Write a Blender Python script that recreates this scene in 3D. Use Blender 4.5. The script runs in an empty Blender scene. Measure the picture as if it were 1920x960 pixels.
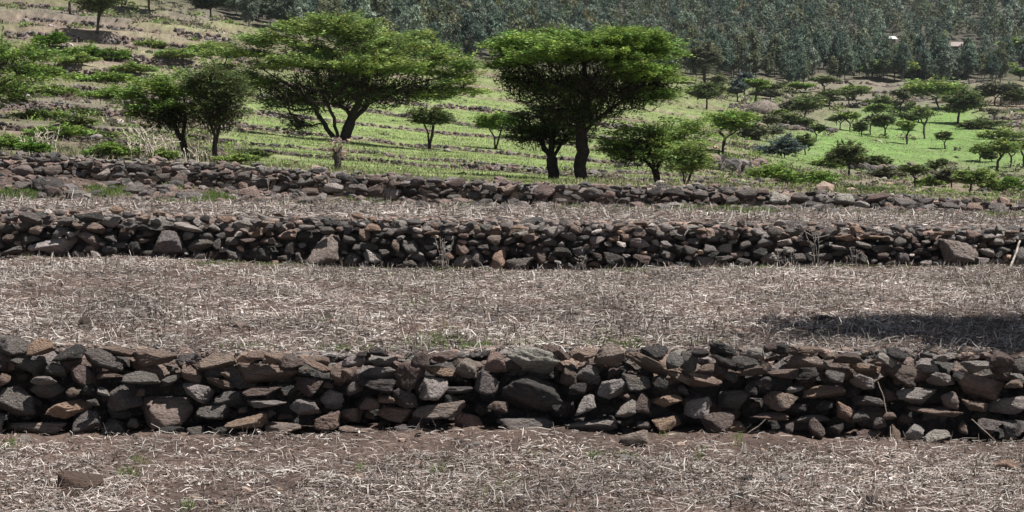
import bpy, bmesh, math, random
import numpy as np
from mathutils import Vector, noise as mnoise

S = bpy.context.scene
COL = S.collection
# ------------------------------------------------------------------ camera, sky, sun, exposure
F = 2637.0                       # focal length in photo pixels (photo 1920 x 960)
TH = math.radians(3.905)         # downward pitch
CH = 2.06                        # eye height above the foot of the nearest wall
cam_d = bpy.data.cameras.new('camera')
cam = bpy.data.objects.new('camera', cam_d); COL.objects.link(cam)
cam.location = (0, 0, CH)
cam.rotation_euler = (math.pi / 2 - TH, 0, 0)
cam_d.sensor_width = 36.0
cam_d.lens = 36.0 * F / 1920.0
cam_d.clip_start = 0.1
cam_d.clip_end = 5000
S.camera = cam

SUN_EL, SUN_AZ = math.radians(63), math.radians(114)      # azimuth from +Y towards +X
w = bpy.data.worlds.new('World'); S.world = w; w.use_nodes = True
nt = w.node_tree
sky = nt.nodes.new('ShaderNodeTexSky'); sky.sky_type = 'NISHITA'; sky.sun_disc = False
sky.sun_elevation = SUN_EL; sky.sun_rotation = SUN_AZ; sky.altitude = 2200; sky.air_density = 1.0; sky.dust_density = 1.5
bg = nt.nodes['Background']; bg.inputs[1].default_value = 0.05
hs = nt.nodes.new('ShaderNodeHueSaturation'); hs.inputs['Saturation'].default_value = 0.55      # sky greyed to take blue out of the shadows; thin high cloud assumed
nt.links.new(sky.outputs[0], hs.inputs['Color']); nt.links.new(hs.outputs[0], bg.inputs[0])
sd = bpy.data.lights.new('sun', 'SUN'); sd.energy = 5.0; sd.angle = math.radians(0.53); sd.color = (1.0, 0.95, 0.89)
sun = bpy.data.objects.new('sun', sd); COL.objects.link(sun)
sv = Vector((math.cos(SUN_EL) * math.sin(SUN_AZ), math.cos(SUN_EL) * math.cos(SUN_AZ), math.sin(SUN_EL)))
sun.rotation_euler = sv.to_track_quat('Z', 'Y').to_euler()
sun.location = (20, 0, 60)
vs = S.view_settings
S.display_settings.display_device = 'sRGB'
vs.view_transform = 'Standard'; vs.look = 'None'; vs.exposure = 0.78; vs.gamma = 1.0; vs.use_curve_mapping = False

RNG = np.random.default_rng(7)
random.seed(7)
cT, sT = math.cos(TH), math.sin(TH)

def zpy(py, Y):                  # height of the point seen in photo row py at distance Y
    b = (480.0 - np.asarray(py, float)) / F
    return CH + Y * (-sT + b * cT) / (cT + b * sT)
def xpx(px, py, Y):
    b = (480.0 - np.asarray(py, float)) / F
    return Y * (np.asarray(px, float) - 960.0) / F / (cT + b * sT)
def P(px, py, Y):
    return np.array([float(xpx(px, py, Y)), float(Y), float(zpy(py, Y))])
def pxof(x, Y):                  # near enough: column of a ground point
    return 960.0 + F * cT * np.asarray(x) / np.asarray(Y)

# ------------------------------------------------------------------ helpers
def hash2(i, j, s):
    n = (i * 374761393 + j * 668265263 + s * 1442695041).astype(np.int64) & 0xffffffff
    n = ((n ^ (n >> 13)) * 1274126177) & 0xffffffff
    return ((n ^ (n >> 16)) & 0xffff) / 65535.0
def vnoise(x, y, s=0):
    x = np.asarray(x, float); y = np.asarray(y, float)
    i = np.floor(x).astype(np.int64); j = np.floor(y).astype(np.int64)
    fx = x - i; fy = y - j
    fx = fx * fx * (3 - 2 * fx); fy = fy * fy * (3 - 2 * fy)
    a = hash2(i, j, s); b = hash2(i + 1, j, s); c = hash2(i, j + 1, s); d = hash2(i + 1, j + 1, s)
    return (a * (1 - fx) + b * fx) * (1 - fy) + (c * (1 - fx) + d * fx) * fy
def fbm(x, y, s=0, o=4):
    r = 0; amp = .5; tot = 0
    for k in range(o):
        r = r + amp * vnoise(x * 2 ** k, y * 2 ** k, s + k * 17); tot += amp; amp *= .55
    return r / tot

def mesh_np(name, V, Fc, mats, midx=None, col=None, smooth=False):
    me = bpy.data.meshes.new(name)
    V = np.asarray(V, np.float32); Fc = np.asarray(Fc, np.int32)
    k = Fc.shape[1]
    me.vertices.add(len(V)); me.vertices.foreach_set('co', V.ravel())
    me.loops.add(Fc.size); me.loops.foreach_set('vertex_index', Fc.ravel())
    me.polygons.add(len(Fc)); me.polygons.foreach_set('loop_start', np.arange(0, Fc.size, k, dtype=np.int32))
    try: me.polygons.foreach_set('loop_total', np.full(len(Fc), k, np.int32))
    except Exception: pass
    for m in (mats if isinstance(mats, (list, tuple)) else [mats]): me.materials.append(m)
    if midx is not None: me.polygons.foreach_set('material_index', np.asarray(midx, np.int32))
    me.polygons.foreach_set('use_smooth', np.full(len(Fc), smooth, bool))
    if col is not None:
        a = me.color_attributes.new('Col', 'FLOAT_COLOR', 'POINT')
        c = np.ones((len(V), 4), np.float32); c[:, :3] = col
        a.data.foreach_set('color', c.ravel())
    me.update(calc_edges=True)
    return me
def obj(name, me, parent=None, loc=(0, 0, 0)):
    o = bpy.data.objects.new(name, me); COL.objects.link(o); o.location = loc
    if parent is not None: o.parent = parent
    return o
def tag(o, label=None, cat=None, group=None, kind=None):
    if label: o['label'] = label
    if cat: o['category'] = cat
    if group: o['group'] = group
    if kind: o['kind'] = kind
    return o
def thing(name, label, cat, loc=(0, 0, 0), group=None):
    o = bpy.data.objects.new(name, None); COL.objects.link(o); o.location = [float(v) for v in loc]
    o.empty_display_size = 0.2
    return tag(o, label, cat, group)

# ------------------------------------------------------------------ materials
def new_mat(name):
    m = bpy.data.materials.new(name); m.use_nodes = True
    n = m.node_tree.nodes; l = m.node_tree.links
    return m, n, l, n['Principled BSDF']
def stone_mat(name, use_obj):
    m, n, l, b = new_mat(name)
    b.inputs['Roughness'].default_value = 0.85
    b.inputs['Specular IOR Level'].default_value = 0.25
    tc = n.new('ShaderNodeTexCoord'); oi = n.new('ShaderNodeObjectInfo')
    add = n.new('ShaderNodeVectorMath'); add.operation = 'MULTIPLY_ADD'
    add.inputs[1].default_value = (1, 1, 1)
    sc = n.new('ShaderNodeVectorMath'); sc.operation = 'SCALE'
    if use_obj:
        comb = n.new('ShaderNodeCombineXYZ')
        for k in range(3): l.new(oi.outputs['Random'], comb.inputs[k])
        l.new(comb.outputs[0], sc.inputs[0]); sc.inputs['Scale'].default_value = 57.0
        l.new(tc.outputs['Object'], add.inputs[0]); l.new(sc.outputs[0], add.inputs[2])
        src = oi.outputs['Color']; k = 1.0
    else:
        at = n.new('ShaderNodeAttribute'); at.attribute_name = 'Col'
        l.new(tc.outputs['Object'], add.inputs[0]); src = at.outputs['Color']; k = 4.0
    def nz(scale, detail, rough=.6):
        t = n.new('ShaderNodeTexNoise'); t.inputs['Scale'].default_value = scale * k
        t.inputs['Detail'].default_value = detail; t.inputs['Roughness'].default_value = rough
        l.new(add.outputs[0], t.inputs['Vector']); return t
    big = nz(2.2, 3); fine = nz(11, 8, .74); lich = nz(4.5, 5, .65)
    mr = n.new('ShaderNodeMapRange'); mr.inputs[1].default_value = .3; mr.inputs[2].default_value = .7
    mr.inputs[3].default_value = .5; mr.inputs[4].default_value = 1.4
    l.new(fine.outputs[0], mr.inputs[0])
    mul = n.new('ShaderNodeMixRGB'); mul.blend_type = 'MULTIPLY'; mul.inputs[0].default_value = 1
    l.new(src, mul.inputs[1]); l.new(mr.outputs[0], mul.inputs[2])
    # iron-red weathering and pale lichen
    r1 = n.new('ShaderNodeMapRange'); r1.inputs[1].default_value = .52; r1.inputs[2].default_value = .68; r1.inputs[4].default_value = .4
    l.new(big.outputs[0], r1.inputs[0])
    mx = n.new('ShaderNodeMixRGB'); mx.inputs[2].default_value = (.19, .14, .115, 1)
    l.new(r1.outputs[0], mx.inputs[0]); l.new(mul.outputs[0], mx.inputs[1])
    r2 = n.new('ShaderNodeMapRange'); r2.inputs[1].default_value = .58; r2.inputs[2].default_value = .7; r2.inputs[4].default_value = .55
    l.new(lich.outputs[0], r2.inputs[0])
    mx2 = n.new('ShaderNodeMixRGB'); mx2.inputs[2].default_value = (.31, .285, .265, 1)
    l.new(r2.outputs[0], mx2.inputs[0]); l.new(mx.outputs[0], mx2.inputs[1])
    l.new(mx2.outputs[0], b.inputs['Base Color'])
    vo = n.new('ShaderNodeTexVoronoi'); vo.inputs['Scale'].default_value = 7 * k
    l.new(add.outputs[0], vo.inputs['Vector'])
    pit = n.new('ShaderNodeMapRange'); pit.inputs[1].default_value = 0; pit.inputs[2].default_value = .35; pit.inputs[3].default_value = -.45; pit.inputs[4].default_value = 0
    l.new(vo.outputs['Distance'], pit.inputs[0])
    hs = n.new('ShaderNodeMath'); hs.operation = 'ADD'
    l.new(fine.outputs[0], hs.inputs[0]); l.new(pit.outputs[0], hs.inputs[1])
    hs2 = n.new('ShaderNodeMath'); hs2.operation = 'MULTIPLY_ADD'; hs2.inputs[1].default_value = 1.4
    l.new(big.outputs[0], hs2.inputs[0]); l.new(hs.outputs[0], hs2.inputs[2])
    bp = n.new('ShaderNodeBump'); bp.inputs['Strength'].default_value = 1; bp.inputs['Distance'].default_value = .085 if use_obj else .03
    l.new(hs2.outputs[0], bp.inputs['Height']); l.new(bp.outputs[0], b.inputs['Normal'])
    return m
M_STONE = stone_mat('basalt', True)
M_RUB = stone_mat('basalt_rubble', False)

def attr_mat(name, rough=.9, transl=0.0, noise_scale=0, spec=.2, bump=0, bscale=8):
    m, n, l, b = new_mat(name)
    b.inputs['Roughness'].default_value = rough; b.inputs['Specular IOR Level'].default_value = spec
    at = n.new('ShaderNodeAttribute'); at.attribute_name = 'Col'; src = at.outputs['Color']
    if noise_scale:
        g = n.new('ShaderNodeTexCoord')
        t = n.new('ShaderNodeTexNoise'); t.inputs['Scale'].default_value = noise_scale; t.inputs['Detail'].default_value = 8; t.inputs['Roughness'].default_value = .7
        l.new(g.outputs['Object'], t.inputs['Vector'])
        mr = n.new('ShaderNodeMapRange'); mr.inputs[1].default_value = .3; mr.inputs[2].default_value = .7; mr.inputs[3].default_value = .55; mr.inputs[4].default_value = 1.45
        l.new(t.outputs[0], mr.inputs[0])
        mul = n.new('ShaderNodeMixRGB'); mul.blend_type = 'MULTIPLY'; mul.inputs[0].default_value = 1
        l.new(src, mul.inputs[1]); l.new(mr.outputs[0], mul.inputs[2]); src = mul.outputs[0]
        if bump:
            t2 = n.new('ShaderNodeTexNoise'); t2.inputs['Scale'].default_value = bscale; t2.inputs['Detail'].default_value = 10; t2.inputs['Roughness'].default_value = .7
            l.new(g.outputs['Object'], t2.inputs['Vector'])
            bp = n.new('ShaderNodeBump'); bp.inputs['Strength'].default_value = 1; bp.inputs['Distance'].default_value = bump
            l.new(t2.outputs[0], bp.inputs['Height']); l.new(bp.outputs[0], b.inputs['Normal'])
    l.new(src, b.inputs['Base Color'])
    if transl:
        tr = n.new('ShaderNodeBsdfTranslucent'); l.new(src, tr.inputs[0])
        mix = n.new('ShaderNodeMixShader'); mix.inputs[0].default_value = transl
        l.new(b.outputs[0], mix.inputs[1]); l.new(tr.outputs[0], mix.inputs[2])
        l.new(mix.outputs[0], n['Material Output'].inputs[0])
    return m
M_SOIL = attr_mat('tilled_soil', .95, 0, 14, .1, .03, 18)
M_HILL = attr_mat('hillside_ground', .95, 0, 1.6, .1, .12, 3)
M_STRAW = attr_mat('dry_straw', .7, .12, 0, .3)
M_GRASS = attr_mat('green_grass', .7, .3, 0, .2)
M_LEAF = attr_mat('acacia_leaf', .6, .25, 0, .25)
M_EUC = attr_mat('eucalyptus_leaf', .6, .35, 0, .3)
M_BARK = attr_mat('bark', .95, 0, 9, .1, .02, 20)
M_PLAIN = attr_mat('weathered_surface', .7, 0, 5, .3)

# ------------------------------------------------------------------ rocks
def ico(sub):
    bm = bmesh.new(); bmesh.ops.create_icosphere(bm, subdivisions=sub, radius=1.0)
    V = np.array([v.co[:] for v in bm.verts]); Fc = np.array([[v.index for v in f.verts] for f in bm.faces]); bm.free()
    return V / np.linalg.norm(V, axis=1)[:, None], Fc
ICO = {k: ico(k) for k in (1, 2, 3, 4)}
def rock_verts(seed, sub, rough=.1):
    r = np.random.default_rng(seed)
    D, Fc = ICO[sub]
    n = r.integers(4, 9)
    N = r.normal(size=(n, 3)); N /= np.linalg.norm(N, axis=1)[:, None]
    N = np.vstack([N, [[1, 0, 0], [-1, 0, 0], [0, 1, 0], [0, -1, 0], [0, 0, 1], [0, 0, -1]] + r.normal(0, .33, (6, 3))])
    N /= np.linalg.norm(N, axis=1)[:, None]
    d = np.concatenate([r.uniform(.55, 1.0, n), r.uniform(.66, .95, 6)])
    q = np.maximum(D @ N.T, 0) / d
    p = 44.0
    rad = (q ** p).sum(1) ** (-1 / p)
    V = D * rad[:, None]
    if sub >= 2:
        off = r.uniform(0, 100, 3)
        nn = np.array([.55 * mnoise.fractal(Vector(v * 3.2 + off), .7, 2.1, 4) - .9 * max(0, .22 - abs(mnoise.noise(Vector(v * 1.7 + off)))) for v in V])
        V = V * (1 + rough * nn)[:, None]
    lo, hi = V.min(0), V.max(0)
    V = (V - (lo + hi) / 2) / (hi - lo)
    return V, Fc
ROCKS_HI = [mesh_np('stone', *rock_verts(100 + i, 4, .17), M_STONE, smooth=True) for i in range(14)]
ROCKS_MID = [mesh_np('stone', *rock_verts(200 + i, 3, .16), M_STONE, smooth=True) for i in range(24)]
ROCKS_LO = [mesh_np('stone', *rock_verts(300 + i, 2, .1), M_STONE, smooth=True) for i in range(16)]
ROCK_TINY = [rock_verts(400 + i, 1) for i in range(10)]
ROCK_SM = [rock_verts(430 + i, 2, .1) for i in range(10)]

PAL = {'g': (.188, .170, .160), 'l': (.40, .36, .335), 'b': (.31, .23, .19), 'r': (.175, .133, .118),
       'd': (.07, .066, .064), 'P': (.25, .205, .185), 'B': (.34, .275, .24), 'o': (.38, .265, .20)}
def jit(c, r, a=.14):
    c = np.array(PAL[c] if isinstance(c, str) else c) * r.uniform(1 - a, 1 + a)
    return c * r.uniform(.97, 1.03, 3)
def place_rock(o, c, w, d, h, rot, r, colr, tilt=0.0):
    o.location = [float(v) for v in c]
    fx = -1 if r.random() < .5 else 1
    o.scale = (w * fx, d, h)
    o.rotation_euler = (r.normal(tilt, .12), math.radians(rot), r.normal(0, .14))
    o.color = (*[float(v) for v in colr], 1)
def rubble(name, items, lib, mat, parent=None):
    """items: (centre, w, d, h, rot_deg, spin, colour) joined into one mesh"""
    Vs, Fs, Cs, off = [], [], [], 0
    for k, (c, w_, d_, h_, rot, spin, cl) in enumerate(items):
        V, Fc = lib[k % len(lib)]
        a, b = math.cos(spin), math.sin(spin)
        X = V[:, 0] * a - V[:, 1] * b; Yv = V[:, 0] * b + V[:, 1] * a; Z = V[:, 2]
        X, Yv, Z = X * w_, Yv * d_, Z * h_
        a, b = math.cos(math.radians(rot)), math.sin(math.radians(rot))
        X, Z = X * a + Z * b, -X * b + Z * a
        Vs.append(np.stack([X + c[0], Yv + c[1], Z + c[2]], 1)); Fs.append(Fc + off); off += len(V)
        Cs.append(np.tile(np.asarray(cl), (len(V), 1)))
    return obj(name, mesh_np(name, np.vstack(Vs), np.vstack(Fs), mat, col=np.vstack(Cs), smooth=len(lib[0][0]) > 60), parent)
# ------------------------------------------------------------------ the lie of the land
D1, D2, D3 = 10.6, 18.7, 25.0
def curve(pts):
    a = np.array(pts, float); return lambda x: np.interp(x, a[:, 0], a[:, 1])
W1_TOP = curve([(-400, 650), (0, 648), (200, 655), (400, 664), (640, 668), (800, 668), (900, 660), (1050, 655), (1250, 658), (1600, 660), (1920, 668), (2400, 670)])
W1_BASE = curve([(-400, 822), (0, 820), (300, 822), (640, 814), (960, 813), (1280, 816), (1600, 826), (1920, 832), (2400, 836)])
W2_TOP = curve([(-400, 388), (0, 391), (300, 402), (640, 408), (960, 413), (1280, 416), (1920, 426), (2400, 430)])
W2_BASE = curve([(-400, 482), (0, 483), (260, 482), (330, 488), (560, 497), (640, 502), (960, 508), (1280, 503), (1600, 500), (1920, 499), (2400, 499)])
W3_TOP = curve([(-400, 280), (0, 288), (200, 300), (400, 312), (640, 322), (960, 340), (1280, 350), (1600, 360), (1760, 369), (1920, 382), (2400, 400)])
W3_BASE = curve([(-400, 318), (0, 318), (100, 326), (200, 340), (400, 352), (640, 372), (800, 381), (960, 385), (1280, 387), (1500, 391), (1920, 399), (2400, 408)])
F3_FAR = curve([(-400, 372), (0, 373), (400, 378), (640, 384), (960, 390), (1280, 393), (1920, 402), (2400, 410)])

def clod(x, Y, amp, sc, s): return amp * (fbm(x * sc, Y * sc, s, 4) - .5)
def z_f1(x, Y, c=True):
    p = pxof(x, Y); zf = zpy(W1_BASE(p), D1)
    t = np.clip((Y - 5.0) / (D1 - 5.0), 0, 1)
    z = -0.06 * (1 - t) + zf * t
    if c: z = z + clod(x, Y, .075, 3.0, 3) + clod(x, Y, .03, 14, 4) + .02 * np.clip((Y - D1 + .55) / .5, 0, 1)
    return z
def z_f2(x, Y, c=True):
    p = pxof(x, Y); za = zpy(W1_TOP(p), D1) - .05; zb = zpy(W2_BASE(p), D2)
    t = np.clip((Y - D1) / (D2 - D1), 0, 1)
    z = za * (1 - t) + zb * t
    if c: z = z + clod(x, Y, .07, 2.2, 5) + clod(x, Y, .03, 10, 6)
    return z
def z_f3(x, Y, c=True):
    p = pxof(x, Y); za = zpy(W2_TOP(p), D2) - .04; zb = zpy(F3_FAR(p), D3 - 1.0); zc = zpy(W3_BASE(p), D3)
    t = np.clip((Y - D2) / (D3 - 1.0 - D2), 0, 1)
    z = za * (1 - t) + zb * t
    t2 = np.clip((Y - D3 + 1.0) / 1.0, 0, 1)
    z = z * (1 - t2) + zc * t2
    if c: z = z + clod(x, Y, .06 + .1 * t2, 2.0, 7) + clod(x, Y, .03, 8, 8)
    return z
# hillside behind the third wall: rows of the ground at given distances, then smoothed
DY = [25, 30, 40, 55, 70, 90, 120, 160, 220, 300, 450, 700]
HT = {-500: [262, 244, 210, 165, 122, 72, 20, -25, -70, -120, -180, -220],
      0: [291, 273, 245, 205, 165, 115, 62, 18, -35, -90, -160, -210],
      300: [304, 290, 262, 222, 185, 137, 78, 36, 0, -60, -150, -200],
      640: [322, 312, 290, 262, 235, 200, 150, 115, 80, 20, -80, -160],
      960: [342, 335, 318, 293, 265, 230, 195, 160, 115, 50, -65, -150],
      1300: [351, 347, 337, 320, 301, 271, 236, 206, 163, 105, -50, -150],
      1500: [358, 360, 362, 350, 335, 312, 280, 240, 185, 120, -45, -150],
      1750: [369, 374, 379, 376, 365, 345, 318, 268, 190, 125, -45, -150],
      1920: [382, 388, 393, 390, 380, 360, 325, 268, 188, 122, -45, -150],
      2500: [400, 408, 412, 408, 395, 370, 330, 270, 190, 125, -45, -150]}
_px = np.arange(-1600, 3600, 20.0)
_ly = np.linspace(math.log(24.9), math.log(700), 140)
_cols = sorted(HT)
_tab = np.array([np.interp(_ly, np.log(DY), HT[c]) for c in _cols])
_T = np.array([np.interp(_px, _cols, _tab[:, j]) for j in range(len(_ly))]).T       # px x Y photo rows
def _blur(A, sig, axis):
    k = np.arange(-int(3 * sig), int(3 * sig) + 1); g = np.exp(-k * k / (2 * sig * sig)); g /= g.sum()
    A = np.moveaxis(A, axis, 0); pad = np.pad(A, [(len(k) // 2,) * 2] + [(0, 0)] * (A.ndim - 1), mode='edge')
    out = sum(g[i] * pad[i:i + A.shape[0]] for i in range(len(k)))
    return np.moveaxis(out, 0, axis)
_Z = zpy(_blur(_T, 4.0, 0), np.exp(_ly)[None, :])
_Z = _blur(_Z, 1.5, 1)
def base_h(x, Y):
    x = np.asarray(x, float); Y = np.asarray(Y, float)
    a = np.clip((pxof(x, Y) - _px[0]) / 20.0, 0, len(_px) - 1.001)
    b = np.clip((np.log(Y) - _ly[0]) / (_ly[1] - _ly[0]), 0, len(_ly) - 1.001)
    i = a.astype(int); j = b.astype(int); fa = a - i; fb = b - j
    return (_Z[i, j] * (1 - fa) + _Z[i + 1, j] * fa) * (1 - fb) + (_Z[i, j + 1] * (1 - fa) + _Z[i + 1, j + 1] * fa) * fb
TL = [25.5, 35.0, 43.5, 57, 72, 86, 104, 125, 150, 180, 216]     # terrace edges
def wob(k, x):                                                       # how an edge wanders
    if k == 0: return np.zeros_like(np.asarray(x, float))
    a = TL[k] * .03
    return a * 2 * (vnoise(np.asarray(x) / (TL[k] * .12) + 31 * k, 0 * np.asarray(x) + k, 77) - .5) - .012 * TL[k]
def step_amp(k, x):
    Yk = TL[k] + wob(k, x); Yn = TL[k + 1] + wob(k + 1, x)
    d = base_h(x, Yn) - base_h(x, Yk)
    m = np.clip((1420 - pxof(x, TL[k])) / 120, 0, 1)
    return np.clip(d, 0, 3) * np.where(pxof(x, TL[k]) < 470, .42, .24) * m
def hill(x, Y, c=True):
    x = np.asarray(x, float); Y = np.asarray(Y, float); x, Y = np.broadcast_arrays(x, Y)
    z = base_h(x, Y)
    for k in range(len(TL) - 1):
        a = TL[k] + wob(k, x); b = TL[k + 1] + wob(k + 1, x)
        s = (Y - a) / (b - a); inn = (s >= 0) & (s < 1)
        off = step_amp(k, x) * (.5 - s) * (0.0 if k == 0 else 1.0)
        z = z + np.where(inn, off, 0)
    z = z - .12 * np.clip((25.9 - Y) / .8, 0, 1)
    if c: z = z + (fbm(x * .7, Y * .7, 21, 3) - .5) * (.10 + Y * .0012) + (fbm(x * .12, Y * .12, 22, 3) - .5) * np.clip((Y - 60) / 100, 0, 2)
    return z
def hit(px, py, zf, Y0, Y1, n=400, log=True):
    """first ground point seen at photo column px, row py"""
    Ys = np.exp(np.linspace(math.log(Y0), math.log(Y1), n))
    X = xpx(px, py, Ys); d = zf(X, Ys, False) - zpy(py, Ys)
    i = int(np.argmax(d > 0))
    if not (d > 0).any(): i = n - 1
    if i > 0:
        t = d[i - 1] / (d[i - 1] - d[i] + 1e-9); Y = Ys[i - 1] + (Ys[i] - Ys[i - 1]) * np.clip(t, 0, 1)
    else: Y = Ys[0]
    x = float(xpx(px, py, Y))
    return x, float(Y), float(zf(np.array([x]), np.array([Y]))[0])

def add_skirt(V, Fc, cc, nx, drop):
    """the cut earth face behind the wall below: vertices of its own, so that the edge stays sharp"""
    n = len(V); a = V[:nx].copy(); a[:, 2] -= .012; b = a.copy(); b[:, 2] -= drop; b[:, 1] += .03
    i = np.arange(nx - 1)[:, None]
    F2 = n + np.concatenate([i + nx, i + nx + 1, i + 1, i], 1)
    return np.vstack([V, a, b]), np.vstack([Fc, F2]), np.vstack([cc, np.tile((.075, .06, .052), (2 * nx, 1))])
def sheet(name, label, zf, Ys, pxs, colf, mat, skirt=0):
    PX, YY = np.meshgrid(pxs, Ys); X = (PX - 960) * YY / (F * cT)
    Z = zf(X, YY)
    V = np.stack([X, YY, Z], -1).reshape(-1, 3)
    ny, nx = PX.shape
    i = np.arange(ny - 1)[:, None] * nx + np.arange(nx - 1)[None, :]
    Fc = np.stack([i, i + 1, i + nx + 1, i + nx], -1).reshape(-1, 4)
    cc = colf(X.ravel(), YY.ravel(), PX.ravel(), V[:, 2])
    if skirt: V, Fc, cc = add_skirt(V, Fc, cc, nx, skirt)
    o = obj(name, mesh_np(name, V, Fc, mat, col=cc, smooth=True))
    return tag(o, label, kind='structure')
def soilcol(x, Y, px, z):
    n = fbm(x * 1.5, Y * 1.5, 41, 4)[:, None]; n2 = fbm(x * .5, Y * .5, 42, 3)[:, None]
    a = np.array([.070, .052, .045]); b = np.array([.155, .112, .094])
    t = np.clip((n - .3) * 1.6 + (n2 - .5) * .6, 0, 1)
    return a * (1 - t) + b * t
pxr = np.linspace(-860, 2780, 400)
sheet('stubble_field', 'nearest field of dry stubble in front of the first stone wall', z_f1, np.linspace(4.5, D1 + .7, 130), pxr, soilcol, M_SOIL)
sheet('stubble_field', 'middle field of dry stubble between the first and second stone walls', z_f2, np.linspace(D1 + .40, D2 + .6, 130), pxr, soilcol, M_SOIL, .95)
sheet('stubble_field', 'narrow strip of dry stubble between the second and third stone walls', z_f3, np.linspace(D2 + .36, D3 + .6, 70), pxr, soilcol, M_SOIL, .95)

# colours of the hillside's own ground: grass, pale dry turf, bare earth (blobs in photo columns and rows)
G_LAWN = (.185, .262, .085); G_VALLEY = (.135, .232, .066); G_OLIVE = (.165, .168, .088); G_PALE = (.225, .205, .14)
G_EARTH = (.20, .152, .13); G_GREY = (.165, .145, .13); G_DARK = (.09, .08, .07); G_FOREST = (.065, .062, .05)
BLOB = [(900, 250, 480, 95, G_LAWN, 1), (650, 225, 230, 70, G_LAWN, .9), (1120, 320, 250, 30, G_LAWN, .8),
        (1380, 305, 120, 30, G_EARTH, .9), (1290, 345, 220, 12, G_EARTH, .8), (1700, 345, 260, 16, G_EARTH, .7),
        (1680, 262, 165, 50, G_VALLEY, 1.6), (1535, 285, 110, 28, G_VALLEY, 1.6), (1800, 240, 70, 40, G_VALLEY, 1),
        (1880, 300, 70, 20, G_VALLEY, .9), (1500, 260, 60, 14, G_VALLEY, .7), (1740, 215, 120, 14, G_VALLEY, .8),
        (1690, 185, 130, 17, G_GREY, 1.1), (1880, 215, 60, 28, G_EARTH, 1), (1650, 158, 200, 14, G_GREY, .8), (1900, 245, 50, 14, G_GREY, .7),
        (1450, 200, 70, 25, G_GREY, .7), (1550, 230, 90, 14, G_GREY, .6), (1660, 330, 220, 18, G_GREY, .8), (1400, 255, 110, 34, (.125, .118, .075), .9), (1500, 215, 120, 22, (.13, .12, .085), .7), (1640, 340, 240, 16, (.14, .125, .085), .8),
        (300, 62, 130, 12, G_PALE, 1.3), (330, 48, 110, 9, (.22, .23, .12), 1), (180, 58, 110, 20, G_EARTH, 1), (300, 30, 200, 9, G_GREY, .9), (280, 80, 160, 9, G_EARTH, .8),
        (100, 25, 150, 12, G_GREY, .7), (260, 105, 190, 26, (.2, .2, .12), .9), (130, 130, 140, 8, G_PALE, .9), (60, 190, 260, 5, G_GREY, .9), (120, 200, 200, 8, G_GREY, .8), (150, 240, 240, 8, G_GREY, .8),
        (300, 200, 130, 20, G_OLIVE, .6), (120, 160, 180, 25, G_OLIVE, .6), (60, 120, 300, 6, G_EARTH, .9), (100, 172, 300, 5, G_EARTH, .8), (150, 215, 300, 6, G_EARTH, .9), (200, 250, 250, 6, G_EARTH, .9), (240, 128, 180, 7, G_PALE, .7), (330, 285, 90, 14, G_EARTH, .8), (200, 270, 170, 14, G_OLIVE, .6)]
def hillcol(x, Y, px, z):
    d = Y * cT - (z - CH) * sT
    py = 480 - F * ((z - CH) * cT + Y * sT) / d
    px = px + 40 * (fbm(x * .15, Y * .15, 51, 3) - .5); pyj = py + 16 * (fbm(x * .3, Y * .3, 52, 3) - .5)
    acc = np.tile(np.array([.125, .122, .072]) * .45, (len(x), 1)); wt = np.full(len(x), .45)
    for bx, by, rx, ry, c, s in BLOB:
        g = s * np.exp(-(((px - bx) / rx) ** 2 + ((pyj - by) / ry) ** 2) ** 1.5)
        acc += g[:, None] * np.array(c); wt += g
    c = acc / wt[:, None]
    n = fbm(x * 2, Y * 2, 53, 4)[:, None]
    dry = np.clip((fbm(x * .55, Y * .9, 54, 4) - .54) * 5, 0, 1)[:, None] * .3
    c = c * (1 - dry) + np.array(G_EARTH) * .9 * dry
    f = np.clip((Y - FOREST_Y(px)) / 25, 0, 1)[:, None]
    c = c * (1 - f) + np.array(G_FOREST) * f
    # the worn lip of each terrace shows bare earth
    for k in range(len(TL) - 1):
        a = TL[k] + wob(k, x); b = TL[k + 1] + wob(k + 1, x); s = (Y - a) / (b - a)
        wd_ = np.where(px < 470, .38, .075) * (.5 + 1.0 * fbm(x * .4, Y * 0 + k, 56, 2))
        m = ((s >= 0) & (s < 1) & (px < 1420) & (Y < 190)) * np.clip((s - 1 + wd_) / .06, 0, 1) * np.where(px < 470, .75, .9)
        c = c * (1 - m[:, None]) + np.array(G_EARTH) * (.9 if k % 2 else .75) * m[:, None]
    lawn = np.clip(((c[:, 1] - c[:, 0]) / c.sum(1) - .05) * 20, 0, 1)[:, None]
    return c * (.7 + .6 * n) * (1 - lawn) + c * (.82 + .36 * n) * lawn * (1 + .35 * (fbm(x * .22, Y * .22, 57, 3)[:, None] - .5))
FOREST_Y = curve([(-600, 230), (300, 215), (430, 205), (640, 200), (960, 205), (1200, 215), (1310, 235), (1500, 255), (1700, 262), (1920, 255), (2500, 255)])
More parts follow.
